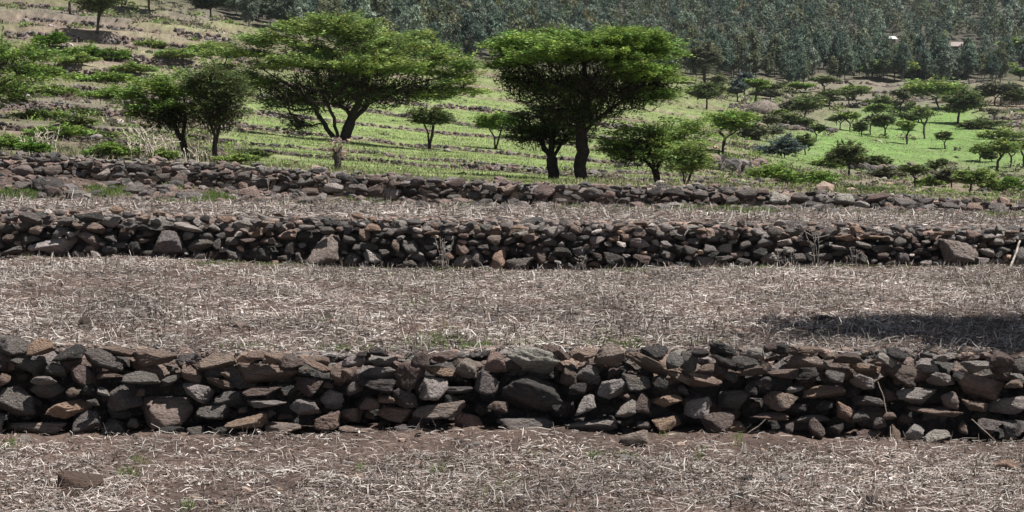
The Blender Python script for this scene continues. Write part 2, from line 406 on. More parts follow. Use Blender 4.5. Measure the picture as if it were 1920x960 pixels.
# rows of the hillside sheet: denser near terrace edges, with the step in each edge
def hill_sheet():
    pxs = np.linspace(-900, 2820, 420)
    rows = []
    n_in = [14, 14, 14, 12, 12, 12, 10, 10, 10, 10]
    for k in range(len(TL) - 1):
        ss = list(np.linspace(0, 1, n_in[k], endpoint=False)) + [.985]
        ss[0] = .012
        for s in ss: rows.append((k, s))
    X = []; Y = []
    for k, s in rows:
        # columns follow the fan of sight lines; the edge's wander is added to the distance
        y0 = TL[k] + s * (TL[k + 1] - TL[k]); x = (pxs - 960) * y0 / (F * cT)
        a = TL[k] + wob(k, x); b = TL[k + 1] + wob(k + 1, x)
        X.append(x); Y.append(a + s * (b - a))
    for y0 in np.exp(np.linspace(math.log(218), math.log(695), 46)):
        x = (pxs - 960) * y0 / (F * cT); X.append(x); Y.append(np.full_like(x, y0))
    X = np.array(X); Y = np.array(Y); Z = hill(X, Y)
    V = np.stack([X, Y, Z], -1).reshape(-1, 3); ny, nx = X.shape
    i = np.arange(ny - 1)[:, None] * nx + np.arange(nx - 1)[None, :]
    Fc = np.stack([i, i + 1, i + nx + 1, i + nx], -1).reshape(-1, 4)
    x, y, z = V.T
    V, Fc, cc = add_skirt(V, Fc, hillcol(x, y, pxof(x, y), z), nx, .9)
    o = obj('hillside', mesh_np('hillside', V, Fc, M_HILL, col=cc, smooth=True))
    tag(o, 'terraced hillside rising behind the third wall to the forest', kind='structure')
hill_sheet()

# ------------------------------------------------------------------ dry stone walls
def L(x0, y0, k, rows):
    return [(x0 + a / k, y0 + b / k, c / k, d / k, e, f) for a, b, c, d, e, f in rows]
WALL1 = L(0, 600, 2.667, [
 (55,130,170,130,-10,'g'),(205,135,135,100,0,'o'),(345,165,160,100,0,'d'),(510,195,200,105,8,'g'),(590,156,160,50,5,'b'),(770,195,235,95,0,'b'),(945,195,120,62,0,'g'),
 (1090,205,190,95,0,'b'),(1275,180,95,58,0,'b'),(1370,190,95,72,0,'b'),(1460,220,115,95,20,'r'),(1600,235,185,66,28,'b'),(1605,200,95,50,0,'b'),(140,230,195,75,10,'g'),
 (280,250,110,75,20,'g'),(415,280,160,110,25,'r'),(550,280,150,34,0,'b'),(20,300,64,74,0,'b'),(710,290,185,85,10,'g'),(850,302,120,54,-15,'g'),(955,270,120,80,30,'b'),
 (1125,275,54,38,0,'b'),(1100,318,140,50,15,'b'),(1325,270,345,112,2,'b'),(1540,330,135,115,20,'r'),(1685,270,84,95,0,'b'),(215,305,130,54,0,'l'),(245,352,160,85,-10,'g'),
 (85,405,180,170,0,'g'),(370,360,76,54,0,'b'),(515,360,76,40,10,'l'),(610,395,180,155,-25,'g'),(705,360,46,46,0,'b'),(985,365,160,95,15,'l'),(1145,395,140,85,0,'g'),
 (1310,362,190,66,0,'r'),(1330,420,210,50,0,'l'),(1525,440,160,95,10,'l'),(1660,400,120,105,20,'l'),(335,445,225,110,-5,'o'),(465,412,66,40,0,'g'),(830,460,275,180,5,'B'),
 (1063,465,170,85,0,'g'),(1215,450,46,34,0,'b'),(1230,520,230,68,-5,'o'),(1640,510,150,95,-15,'b'),(180,540,340,90,3,'B'),(440,510,140,135,0,'g'),(570,540,138,115,0,'g'),
 (670,520,66,64,0,'g'),(745,572,138,60,0,'b'),(980,557,85,64,0,'g'),(1420,547,190,86,0,'B'),(335,600,165,80,0,'b'),(1680,580,120,62,0,'g'),(1270,580,140,44,0,'g'),(120,606,100,34,0,'l'),
 (600,470,130,60,5,'d'),(1130,560,130,60,0,'d'),(860,560,120,60,0,'d'),(1440,350,110,70,0,'d'),(440,340,90,90,0,'d')]) + L(640, 600, 2.667, [
 (60,208,120,64,0,'l'),(205,205,170,62,0,'l'),(190,158,105,54,0,'d'),(110,175,76,44,0,'d'),(395,195,96,92,0,'r'),(510,185,150,74,5,'r'),(495,255,160,66,5,'o'),
 (340,275,145,145,10,'r'),(630,240,122,105,15,'B'),(770,210,116,112,0,'b'),(950,198,265,125,18,'l'),(1070,165,160,92,15,'r'),(1210,175,138,84,0,'b'),(1345,172,155,105,8,'B'),
 (1525,215,240,74,25,'b'),(1565,165,138,84,0,'d'),(1670,205,95,95,0,'g'),(35,265,95,74,0,'b'),(185,268,178,66,0,'l'),(180,330,195,85,0,'d'),(60,340,88,64,-30,'g'),
 (455,345,142,142,20,'l'),(725,320,132,122,30,'g'),(590,352,138,46,0,'g'),(965,365,365,185,12,'d'),(1138,280,86,115,10,'r'),(1235,272,158,108,15,'g'),(1350,347,148,106,-10,'l'),
 (1475,312,158,96,5,'g'),(1690,287,158,64,15,'b'),(140,415,106,76,0,'b'),(225,397,86,46,0,'b'),(320,397,138,96,20,'g'),(490,455,280,100,-5,'B'),(785,432,118,66,5,'b'),
 (690,440,126,86,0,'d'),(1215,422,118,96,-15,'l'),(1420,442,108,96,0,'l'),(1510,412,86,126,15,'r'),(1628,402,160,76,0,'o'),(45,480,118,76,-5,'b'),(270,467,188,86,5,'b'),
 (95,547,220,62,-5,'b'),(340,545,158,60,0,'g'),(640,527,158,116,10,'b'),(920,527,300,106,-3,'g'),(1245,525,285,86,2,'l'),(1628,517,158,96,-15,'o'),(1510,525,80,50,0,'g'),
 (400,330,90,100,0,'d'),(830,520,80,60,0,'d'),(1100,440,100,80,0,'d'),(480,540,90,60,0,'d'),(1590,310,90,90,0,'d'),(1180,345,100,70,0,'d'),(560,400,90,60,0,'d')]) + L(1280, 600, 2.667, [
 (35,207,96,115,0,'g'),(80,165,106,54,0,'d'),(205,155,148,60,10,'d'),(355,165,148,70,5,'l'),(440,135,66,64,0,'r'),(490,140,86,64,10,'d'),(620,150,200,54,0,'b'),
 (620,207,230,80,5,'B'),(745,180,70,46,0,'b'),(830,190,158,64,0,'r'),(1015,200,118,76,10,'l'),(1065,172,106,72,15,'d'),(1217,230,138,90,0,'l'),(1310,188,116,54,0,'l'),
 (1465,235,158,66,0,'l'),(1590,200,148,92,0,'r'),(1680,225,106,94,0,'g'),(220,215,158,66,15,'d'),(115,240,86,50,0,'b'),(355,250,148,66,-5,'r'),(500,267,158,50,-3,'b'),
 (915,245,190,60,3,'o'),(1085,272,158,116,10,'r'),(1295,300,138,66,10,'l'),(1470,322,285,128,12,'b'),(1590,258,118,74,15,'r'),(765,282,116,72,0,'g'),(905,312,128,76,18,'l'),
 (235,280,86,54,25,'g'),(85,302,212,86,10,'b'),(400,317,96,50,0,'r'),(560,347,98,40,-5,'l'),(700,360,232,82,0,'o'),(255,392,180,106,5,'g'),(480,402,138,118,30,'b'),
 (1168,382,196,106,3,'l'),(1338,400,98,100,0,'B'),(938,407,190,62,8,'g'),(1035,377,86,76,0,'r'),(1625,427,190,106,0,'l'),(1460,427,142,60,5,'b'),(1660,322,118,54,-5,'b'),
 (75,442,148,116,-10,'l'),(425,477,210,56,8,'b'),(812,460,132,86,25,'o'),(1265,460,280,46,3,'b'),(650,492,200,46,0,'l'),(890,492,88,86,20,'g'),(1035,480,76,44,0,'b'),
 (985,517,76,64,0,'g'),(175,512,168,116,-5,'r'),(262,537,118,74,0,'o'),(530,542,56,66,0,'g'),(670,545,96,106,20,'r'),(460,567,140,56,0,'g'),(925,582,128,82,10,'r'),
 (1060,572,64,106,10,'b'),(1165,562,96,106,30,'l'),(1265,577,138,74,0,'l'),(1405,537,46,76,0,'b'),(1530,537,138,96,10,'g'),(1655,547,128,106,0,'g'),
 (580,440,110,60,0,'d'),(350,340,80,80,0,'d'),(1130,320,80,50,0,'d'),(760,550,90,60,0,'d'),(620,290,110,60,0,'d'),(1380,280,60,60,0,'d'),(1480,480,90,50,0,'d')])
K2 = 5.818
WALL2 = L(0, 370, K2, [(130,230,150,80,0,'g'),(330,225,260,130,5,'g'),(265,320,180,110,0,'g'),(535,250,120,100,0,'g'),(710,255,170,100,0,'g'),(970,220,260,130,-15,'d'),(1205,265,240,145,8,'l'),
 (1275,140,150,90,10,'o'),(815,155,130,60,0,'b'),(390,360,160,110,0,'b'),(650,385,190,130,-10,'g'),(1035,330,250,120,15,'b'),(845,310,110,80,20,'b'),(985,450,320,140,25,'B'),(320,460,240,110,-10,'g'),
 (100,440,170,110,0,'r'),(620,545,480,190,-8,'l'),(130,580,270,100,-8,'g'),(1220,440,150,100,20,'g'),(1430,320,150,100,0,'g'),(1560,330,170,80,0,'d'),(1770,340,260,90,5,'g'),(1840,490,330,250,5,'g'),
 (1480,540,220,150,0,'d'),(1200,580,200,110,10,'g'),(1860,240,110,70,10,'l'),(1740,175,150,60,10,'o'),(1410,190,150,90,-10,'g'),(110,150,110,60,-10,'l'),(660,175,130,70,0,'g'),(520,160,100,60,-20,'l')]) + L(320, 370, K2, [
 (215,325,370,110,5,'l'),(310,520,280,110,-25,'g'),(510,510,100,140,0,'g'),(590,240,170,100,10,'o'),(815,285,160,80,15,'l'),(1030,220,160,70,20,'l'),(1175,190,140,50,0,'b'),(1085,320,110,80,0,'g'),
 (1185,300,90,90,0,'g'),(1305,300,110,80,0,'r'),(1270,400,210,140,10,'b'),(1480,325,180,80,-10,'l'),(1470,410,160,120,0,'d'),(1640,590,390,350,0,'P'),(1715,360,180,90,0,'g'),(1630,290,90,70,0,'g'),
 (640,360,110,80,0,'r'),(1070,470,180,80,5,'b'),(830,470,200,60,0,'r'),(1300,560,140,160,0,'d'),(690,640,200,120,15,'g'),(290,640,180,110,-15,'g'),(990,620,420,220,0,'d'),(1390,640,70,130,-10,'g'),(1080,390,90,80,10,'r')]) + L(640, 390, K2, [
 (110,570,220,170,0,'g'),(340,540,210,140,15,'l'),(245,290,150,140,25,'b'),(355,210,190,100,5,'o'),(85,345,150,90,0,'g'),(535,260,150,110,0,'g'),(700,240,140,150,10,'g'),(600,410,110,150,20,'b'),
 (745,420,190,160,20,'g'),(190,90,150,70,10,'o'),(335,120,120,60,0,'o'),(495,140,130,50,10,'b'),(75,245,110,100,0,'g'),(470,480,110,80,-20,'g'),(980,500,130,80,0,'g'),(985,270,180,50,-5,'b'),(1010,190,110,90,25,'b'),
 (1310,460,150,150,25,'b'),(1330,600,240,150,-5,'l'),(1480,550,160,220,10,'g'),(1710,570,170,240,0,'o'),(1660,340,150,140,25,'B'),(1480,230,100,90,15,'b'),(1570,210,160,100,15,'g'),(1460,370,170,70,0,'g'),
 (160,430,90,80,0,'g'),(1330,300,120,70,10,'b'),(830,240,110,50,5,'l'),(1870,610,160,140,0,'g'),(1060,600,160,80,0,'r')]) + L(960, 390, K2, [
 (120,610,240,150,-5,'g'),(320,540,110,160,0,'r'),(210,325,200,110,-15,'b'),(90,290,180,70,-5,'l'),(80,210,160,60,0,'o'),(435,255,130,110,0,'l'),(560,160,100,120,0,'g'),(690,230,110,70,20,'b'),(820,245,120,100,0,'g'),
 (1060,220,140,90,20,'l'),(1390,390,220,110,5,'l'),(1690,215,170,100,0,'l'),(1410,560,200,120,8,'r'),(1700,520,200,110,10,'g'),(1140,460,220,90,0,'g'),(1120,570,240,180,0,'d'),(550,480,240,120,10,'d'),(410,370,170,90,0,'g'),
 (620,630,130,80,0,'g'),(1860,220,110,80,0,'o'),(1520,240,130,80,0,'g'),(1680,400,140,70,25,'l'),(1570,375,100,60,40,'l'),(1850,460,160,120,0,'d'),(385,640,180,80,0,'r'),(1400,170,150,50,0,'b'),(1250,330,130,90,0,'b'),
 (250,220,130,70,-15,'l'),(930,520,150,70,20,'r')]) + L(1280, 390, K2, [
 (240,580,240,120,0,'l'),(290,440,160,120,0,'g'),(70,460,160,110,25,'g'),(820,260,150,110,-5,'l'),(1000,260,180,120,5,'g'),(1200,260,190,100,0,'g'),(900,390,170,170,20,'g'),(980,560,270,130,-15,'l'),(680,400,140,100,-15,'g'),
 (540,300,140,100,5,'r'),(400,265,130,70,5,'g'),(180,235,190,70,3,'o'),(130,160,170,60,5,'b'),(490,210,180,70,10,'g'),(1110,370,170,90,-10,'l'),(1160,460,150,90,-10,'l'),(1350,380,170,70,5,'r'),(1590,270,120,160,35,'g'),
 (1780,320,220,90,5,'o'),(1700,430,220,50,5,'l'),(1710,180,140,60,0,'g'),(1270,540,140,110,-10,'g'),(1060,160,150,80,0,'l'),(640,160,90,100,15,'r'),(1410,170,110,70,0,'b'),(850,480,170,150,0,'d'),(450,560,200,90,0,'g'),(660,590,170,90,15,'g')]) + L(1590, 390, K2, [
 (1170,510,410,290,10,'P'),(430,260,160,90,5,'l'),(560,370,150,110,0,'g'),(265,315,270,45,0,'o'),(160,400,180,80,10,'l'),(370,440,270,110,-10,'g'),(1880,530,180,270,0,'g'),(970,280,150,55,-5,'o'),(990,380,140,90,0,'g'),
 (1530,480,190,110,10,'l'),(1460,580,150,100,0,'l'),(1540,315,150,70,-10,'l'),(1790,265,150,60,5,'b'),(810,480,230,90,0,'d'),(590,540,140,150,-10,'g'),(380,520,130,80,0,'r'),(850,600,180,80,5,'l'),(550,230,160,80,30,'g'),
 (690,250,80,80,0,'l'),(790,240,110,60,0,'l'),(1230,330,110,70,20,'l'),(1640,370,120,90,10,'l'),(1760,370,130,50,5,'g'),(1700,460,140,60,20,'g'),(170,550,110,110,20,'g'),(60,540,100,110,0,'g'),(720,340,100,100,0,'r'),
 (220,230,100,90,0,'g'),(1660,230,120,80,20,'l')])

def pack(x0, x1, top, base, have, sizes, tries, r, gap=.74, asp=(1.25, 2.1), palette='ggglldbbr', over=0.0):
    A = [list(h[:4]) for h in have]; out = []
    arr = np.zeros((4000, 4)); n = len(A)
    if n: arr[:n] = np.array(A)
    for s, t in zip(sizes, tries):
        for _ in range(t):
            w_ = s * r.uniform(.8, 1.25); h_ = w_ / r.uniform(*asp)
            cx = r.uniform(x0, x1); tp = top(cx) + h_ * .42; bs = base(cx) - h_ * .25
            if bs <= tp: continue
            cy = r.uniform(tp, bs)
            if n:
                a = arr[:n]
                q = ((a[:, 0] - cx) / ((a[:, 2] + w_) / 2)) ** 2 + ((a[:, 1] - cy) / ((a[:, 3] + h_) / 2)) ** 2
                if q.min() < gap: continue
            arr[n] = (cx, cy, w_, h_); n += 1
            out.append((cx, cy, w_, h_, r.normal(0, 9), palette[r.integers(len(palette))]))
            if n >= 3990: return out
    return out
def add_wall(name, label, D, stones, libs, rseed, big=60, limit=300, parent=None, jitter=.04):
    r = np.random.default_rng(rseed); s = D / F
    if parent is None:
        parent = thing(name, label, 'stone wall', (0, D, float(zpy(400, D)) * 0))
    px0 = parent.location
    stones = sorted(stones, key=lambda t: -(t[2] * t[3]) * (1 if -20 < t[0] < 1940 else .01))
    rest = []
    for k, (cx, cy, w_, h_, rot, cl, *dp) in enumerate(stones):
        dm = min(.46 * (w_ + h_), 1.1 * h_ + .25 * w_) * s; hh = max(.8 * h_ * s, h_ * s * 1.06 - .12 * dm); bigstone = w_ * h_ > 2000 and h_ > .6 * w_ and D > 15
        if bigstone: hh *= 1.15
        c = P(cx, cy, D + dm * .42 + r.normal(0, jitter) + (dp[0] if dp else 0) - (.13 if bigstone else 0)) - np.array(px0)
        colr = jit(cl, r)
        if k < limit:
            lib = libs[0] if w_ > big else libs[1]
            place_rock(obj('stone', lib[r.integers(len(lib))], parent), c, w_ * s * 1.02, dm, hh, rot, r, colr, -.2)
        else:
            rest.append((c, w_ * s * 1.05, dm, h_ * s * 1.05, rot, r.uniform(0, 6.28), colr))
    return parent, rest
def back_fill(parent, rest, D, x0, x1, top, base, sizes, tries, rseed, depth, lib, base2=None):
    r = np.random.default_rng(rseed); s = D / F; px0 = np.array(parent.location)
    top2 = lambda x: top(x) + sizes[-1] * .3
    for (cx, cy, w_, h_, rot, cl) in pack(x0, x1, top2, base, [], sizes, tries, r, .42, palette='ddgggrrb'):
        c = P(cx, cy, D + depth + r.normal(0, .03)) - px0
        rest.append((c, w_ * s * 1.15, w_ * s * .9, h_ * s * 1.2, rot, r.uniform(0, 6.28), jit(cl, r)))
    if base2:                     # hearting stones coloured dark so the joints read as deep shade
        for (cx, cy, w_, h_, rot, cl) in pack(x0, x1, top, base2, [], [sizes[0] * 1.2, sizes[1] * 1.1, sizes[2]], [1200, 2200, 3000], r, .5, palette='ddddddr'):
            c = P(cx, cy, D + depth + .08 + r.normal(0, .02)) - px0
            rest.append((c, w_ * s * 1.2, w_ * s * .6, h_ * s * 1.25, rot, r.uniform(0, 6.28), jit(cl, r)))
    zf = {D1: z_f2, D2: z_f3}.get(D)
    if zf:                        # small packing stones along the top, up to the field's edge
        for q in range(1300):
            px = r.uniform(x0, x1); y = D + r.uniform(.27, .50); x = (px - 960) * y / (F * cT); k = r.gamma(4, .010) + .03
            c = np.array([x, y, float(zf(np.array([x]), np.array([D + .5]), False)[0]) - .015 + r.normal(0, .01)]) - px0
            rest.append((c, k * 1.3, k, k * .7, r.normal(0, 9), r.uniform(0, 6.28), jit('ggbrdrb'[r.integers(7)], r)))
    o = rubble('rubble_fill', rest, lib, M_RUB, parent)
    o['kind'] = 'stuff'
r_ = np.random.default_rng(11)
x1 = pack(-620, -15, W1_TOP, W1_BASE, WALL1, [85, 60, 40], [260, 500, 900], r_, .72) + pack(1935, 2540, W1_TOP, W1_BASE, WALL1, [85, 60, 40], [150, 300, 500], r_, .72)
g1 = pack(0, 1920, W1_TOP, W1_BASE, WALL1, [40, 28], [500, 800], r_, .86, palette='ddggrrgb')
NG1 = len(g1)
WT, rest = add_wall('dry_stone_wall', 'nearest dry stone wall of dark basalt and rust brown boulders across the foreground', D1, WALL1 + [(*q, .1) for q in g1] + x1, (ROCKS_HI, ROCKS_MID), 12, big=40)
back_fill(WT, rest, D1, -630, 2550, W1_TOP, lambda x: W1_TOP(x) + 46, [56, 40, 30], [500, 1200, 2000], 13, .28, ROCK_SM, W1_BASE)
in2 = pack(-10, 1930, W2_TOP, W2_BASE, WALL2, [26, 20, 14], [1500, 3000, 3000], r_, .78, palette='ggglldbrdo')
x2 = pack(-480, -12, W2_TOP, W2_BASE, WALL2, [40, 28, 20], [150, 300, 500], r_, .7) + pack(1935, 2400, W2_TOP, W2_BASE, WALL2, [40, 28, 20], [150, 300, 500], r_, .7)
WT2, rest = add_wall('dry_stone_wall', 'second dry stone wall along the far side of the middle stubble field, two large tan boulders in its foot', D2, WALL2 + [(*q, .06) for q in in2] + x2, (ROCKS_HI, ROCKS_MID), 14, big=34)
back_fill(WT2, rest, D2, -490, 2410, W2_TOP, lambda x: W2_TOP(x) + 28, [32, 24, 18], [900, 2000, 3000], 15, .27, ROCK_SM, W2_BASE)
w3 = pack(-380, 2300, W3_TOP, W3_BASE, [], [38, 30, 24, 18, 13], [60, 500, 3000, 5000, 5000], r_, .8, (1.3, 2.3), 'ggggddlgrrb')
WT3, rest = add_wall('dry_stone_wall', 'third dry stone wall of grey rubble stepping down to the right below the trees', D3, w3, (ROCKS_MID, ROCKS_MID), 16, big=34)
re_ = np.random.default_rng(18)
for q in range(700):
    px = re_.uniform(-150, 2070); y = D3 + re_.uniform(.25, .8); x = (px - 960) * y / (F * cT); sz_ = re_.gamma(4, .026)
    rest.append((np.array([x, y, float(hill(np.array([x]), np.array([y]))[0]) + sz_ * .12]) - np.array(WT3.location), sz_, sz_ * .8, sz_ * re_.uniform(.4, .7), re_.normal(0, 9), re_.uniform(0, 6), jit('ggddrrb'[re_.integers(7)], re_)))
back_fill(WT3, rest, D3, -380, 2300, W3_TOP, lambda x: W3_TOP(x) + 20, [26, 18], [1500, 3000], 17, .34, ROCK_TINY)

# terrace edges on the hill: low lines of rubble
T_LAB = ['', 'low rubble terrace edge just above the third wall, nearest of those crossing the green slope', 'second low rubble terrace edge above the third wall, under the small round tree',
         'third rubble terrace edge, passing the foot of the big double crowned acacia', 'fourth rubble terrace edge, seen behind the small round tree on the green slope',
         'fifth rubble terrace edge, at the height of the hanging left branches', 'sixth rubble terrace edge, upper green slope between the two big acacias',
         'seventh rubble terrace edge, thin line below the bare pink earth plot', 'reddish rubble edge below the pale grass plot at upper left', 'reddish rubble edge above the pale grass plot at upper left']
for k in range(1, 10):
    r = np.random.default_rng(500 + k)
    xa, xb = [((p - 960) * TL[k] / F) for p in ((-150, 1420) if k < 7 else (60, 600))]
    t = thing('terrace_edge', T_LAB[k], 'terrace edge', (0, TL[k], float(hill(np.array([0.]), np.array([TL[k]]))[0])), 'rubble terrace edges on the hillside')
    o3 = np.array(t.location)
    rest = []; nst = 0
    sz = max(.10, .0028 * TL[k])
    x = xa
    while x < xb:
        m = float(step_amp(k, np.array([x]))[0])
        hgt = .5 * m + .5 * float(step_amp(max(k - 1, 1), np.array([x]))[0])
        hgt = min(max(hgt, .12), .8 if pxof(x, TL[k]) < 470 else .27 + .0012 * TL[k]) * (.75 + .6 * float(vnoise(np.array([x * .5]), np.array([k]), 9)[0]))
        nr = max(1, int(round(hgt / (sz * .55))))
        if float(vnoise(np.array([x * .22]), np.array([k * 3.]), 19)[0]) < (.2 if pxof(x, TL[k]) < 470 else .0): x += sz; continue
        y = TL[k] + float(wob(k, np.array([x]))[0])
        z0 = float(hill(np.array([x]), np.array([y - .25]))[0])
        for q in range(nr):
            ww = sz * r.uniform(.7, 1.5); hh = ww / r.uniform(1.2, 2)
            c = np.array([x + r.normal(0, sz * .3), y - .12 + r.normal(0, .08) + q * .04, z0 + sz * .15 + q * sz * .5]) - o3
            cl = jit('gdddrrrg'[r.integers(8)], r)
            if k <= 2 and nst < 290 and -20 < pxof(x, y) < 1440:
                place_rock(obj('stone', ROCKS_LO[r.integers(16)], t), c, ww, ww * .8, hh, r.normal(0, 10), r, cl); nst += 1
            else: rest.append((c, ww, ww * .8, hh, r.normal(0, 10), r.uniform(0, 6), cl))
        x += sz * r.uniform(.6, .95)
    if rest:
        o = rubble('rubble_fill', rest, ROCK_TINY, M_RUB, t); o['kind'] = 'stuff'

def far_edge(label, a, b, sz, n, seed):
    """a line of field stones on the far slope between two points seen in the photo"""
    r = np.random.default_rng(seed); A = np.array(hit(*a, hill, 60, 500)); B = np.array(hit(*b, hill, 60, 500))
    t = thing('terrace_edge', label, 'terrace edge', A, 'rubble edges of the far fields'); items = []
    for k in range(n):
        f = r.random(); q = A + (B - A) * f; q[1] += 2.0 * (float(vnoise(np.array([f * 7]), np.array([seed]), 3)[0]) - .5) + r.normal(0, .12)
        q[2] = float(hill(q[:1], q[1:2])[0]); s_ = sz * r.uniform(.6, 1.5)
        items.append((q - A + np.array([0, 0, s_ * .3 + abs(r.normal(0, .15))]), s_ * 1.4, s_, s_ * .8, r.normal(0, 9), r.uniform(0, 6), jit('ddgrdr'[r.integers(6)], r)))
    o = rubble('rubble_fill', items, ROCK_TINY, M_RUB, t); o['kind'] = 'stuff'
for q in [('dark stone edge along the top of the grey field at the forest foot', (1540, 158), (1905, 160)), ('stone edge between the grey fields above the meadow', (1610, 172), (1930, 168)),
          ('stone edge along the lower side of the grey field, just above the meadow', (1590, 202), (1770, 188)), ('upper stone edge of the pinkish fields at the right edge', (1840, 210), (1960, 208)),
          ('middle stone edge of the pinkish fields at the right edge', (1850, 224), (1960, 222)), ('lower stone edge of the pinkish fields at the right edge', (1880, 242), (1960, 240)),
          ('dark stone edge left of the meadow under the small umbrella trees', (1370, 201), (1450, 196)), ('stone edge on the slope above the blue grey bush', (1450, 240), (1570, 248)),
          ('stony edge below the bright meadow, under the fan shaped acacia', (1600, 318), (1760, 330)), ('reddish stony edge between the bare plots left of the broad green bush', (1310, 318), (1440, 330))]:
    far_edge(q[0], q[1], q[2], .34, 170, int(q[1][0] + q[1][1]))

# ------------------------------------------------------------------ loose stones and boulders
def loose(px, py, w_, h_, cl, label, zf, Y0, Y1, name='loose_stone', cat='stone', rot=0, lib=ROCKS_MID, sink=.3):
    x, Y, z = hit(px, py + h_ * .4, zf, Y0, Y1)
    s = Y / F; r = np.random.default_rng(int(px * 7 + py))
    o = obj(name, lib[r.integers(len(lib))])
    place_rock(o, (x, Y + h_ * s * .3, z + h_ * s * (.5 - sink * .5)), w_ * s, (w_ + h_) * .5 * s, h_ * s, rot, r, jit(cl, r, .08))
    tag(o, label, cat)
for a in [(1190, 820, 54, 36, 'B', 'rounded tan stone lying on the soil just in front of the nearest wall'),
          (1049, 813, 22, 16, 'b', 'small brown stone at the foot of the nearest wall near the middle'),
          (1250, 857, 32, 14, 'l', 'pale flat sliver of stone in the stubble right of the rounded tan stone'),
          (1470, 900, 32, 15, 'l', 'flat whitish stone among the straw, right of a small dark clod'),
          (1601, 896, 24, 22, 'b', 'small upright brown stone in the straw of the near field'),
          (1636, 936, 26, 30, 'B', 'tan stone near the bottom of the picture, on the right of the near field'),
          (1888, 874, 48, 26, 'o', 'flat orange brown stone in the near field by the right edge'),
          (1055, 863, 24, 16, 'b', 'small brown stone in the bare soil strip before the nearest wall'),
          (1404, 899, 22, 14, 'd', 'small black stone left of the flat whitish stone'),
          (1888, 923, 32, 12, 'd', 'low black stone in the straw at the lower right corner'),
          (1380, 930, 26, 14, 'd', 'dark stone half buried in the straw near the bottom edge'),
          (46, 828, 34, 12, 'l', 'pale flat stone before the left end of the nearest wall')]:
    loose(*a, z_f1, 5.5, D1)
for a in [(146, 900, 84, 46, (.16, .115, .09), 'big crumbling brown clod of earth in the near field at left'),
          (128, 930, 42, 24, (.14, .10, .08), 'small brown clod of earth beside the big clod at left')]:
    loose(*a, z_f1, 5.5, D1, 'earth_clod', 'clod')
for a in [(157, 606, 26, 24, (.10, .075, .06), 'dark clod standing out of the middle field near its left end'),
          (1545, 596, 50, 12, (.10, .08, .07), 'low dark clod in the middle field by the edge of the shadow'),
          (280, 602, 40, 12, (.11, .085, .07), 'flat dark clod left of the middle of the middle field')]:
    loose(*a, z_f2, D1 + .3, D2, 'earth_clod', 'clod', lib=ROCKS_LO)
for a in [(41, 317, 46, 24, 'P', 'pale boulder in the broken left end of the third wall'), (97, 320, 36, 22, 'P', 'tan boulder in the broken part of the third wall, right of the pale one'),
          (86, 345, 62, 32, 'd', 'broad dark boulder with a pale cap on the left bank'), (101, 357, 34, 25, 'r', 'reddish grey boulder under the broad capped boulder'),
          (78, 365, 18, 16, 'g', 'small round grey stone at the left of the reddish boulder'), (42, 350, 30, 22, 'g', 'grey boulder leaning on the bank by the left edge'),
          (148, 364, 54, 22, 'g', 'long low grey boulder sunk in the bank'), (250, 354, 40, 22, 'g', 'slanting grey boulder on the bank right of a grass patch'),
          (272, 366, 34, 20, 'g', 'pale grey boulder below the slanting one'), (352, 364, 54, 16, 'g', 'long flat dark boulder at the foot of the bank'),
          (466, 362, 46, 24, 'b', 'brown boulder at the foot of the third wall, left of centre'), (205, 345, 46, 14, 'g', 'flat grey slab on the bank above a grass patch'),
          (310, 350, 40, 16, 'g', 'low grey boulder on the bank above the long flat one'), (570, 378, 40, 18, 'g', 'grey boulder below the third wall beneath the big acacia')]:
    loose(*a, z_f3, D2 + .5, D3 - .05, 'boulder', 'boulder')
for a in [(867, 324, 14, 9, 'd', 'small black stone on the green strip above the third wall'), (1270, 313, 22, 12, 'l', 'whitish boulder on the slope right of the big acacia'),
          (1160, 310, 18, 12, 'g', 'grey stone left of the whitish boulder on the slope'), (178, 262, 24, 14, 'l', 'pale pointed boulder among the bushes of the left slope'),
          (838, 284, 16, 8, 'l', 'pale stone in the terrace edge below the small round tree'), (893, 240, 20, 10, 'g', 'grey boulder on the green slope between the two small trees')]:
    loose(*a, hill, 25.3, 600, 'boulder', 'boulder', lib=ROCKS_LO)
# ------------------------------------------------------------------ stubble, straw and grass
STRAW = np.array([(.57, .52, .48), (.46, .41, .37), (.36, .312, .28), (.25, .205, .18), (.18, .142, .123), (.11, .088, .078), (.72, .68, .64), (.25, .18, .15)])
SW = np.array([.15, .13, .12, .13, .14, .15, .12, .08])
def strips(C, phi, half, width, pitch, roll, bend, col):
    """thin bent strips lying about: two quads each"""
    n = len(C)
    a = np.stack([np.cos(phi) * np.cos(pitch), np.sin(phi) * np.cos(pitch), np.sin(pitch)], 1)
    side = np.stack([-np.sin(phi) * np.cos(roll), np.cos(phi) * np.cos(roll), np.sin(roll)], 1) * (width / 2)[:, None]
    up = np.cross(a, side); up /= np.linalg.norm(up, axis=1)[:, None] + 1e-9
    kink = RNG.normal(0, 1, (n, 3)) * (half * .16)[:, None]
    mid = C + up * bend[:, None] + kink * np.array([1, 1, .25])
    p0 = C - a * half[:, None]; p2 = C + a * half[:, None]
    V = np.stack([p0 - side * .8, p0 + side * .8, mid - side, mid + side, p2 - side * .5, p2 + side * .5], 1).reshape(-1, 3)
    b = np.arange(n)[:, None] * 6
    Fc = np.concatenate([b + np.array([[0, 1, 3, 2]]), b + np.array([[2, 3, 5, 4]])], 0)
    return V, Fc, np.repeat(col, 6, 0)
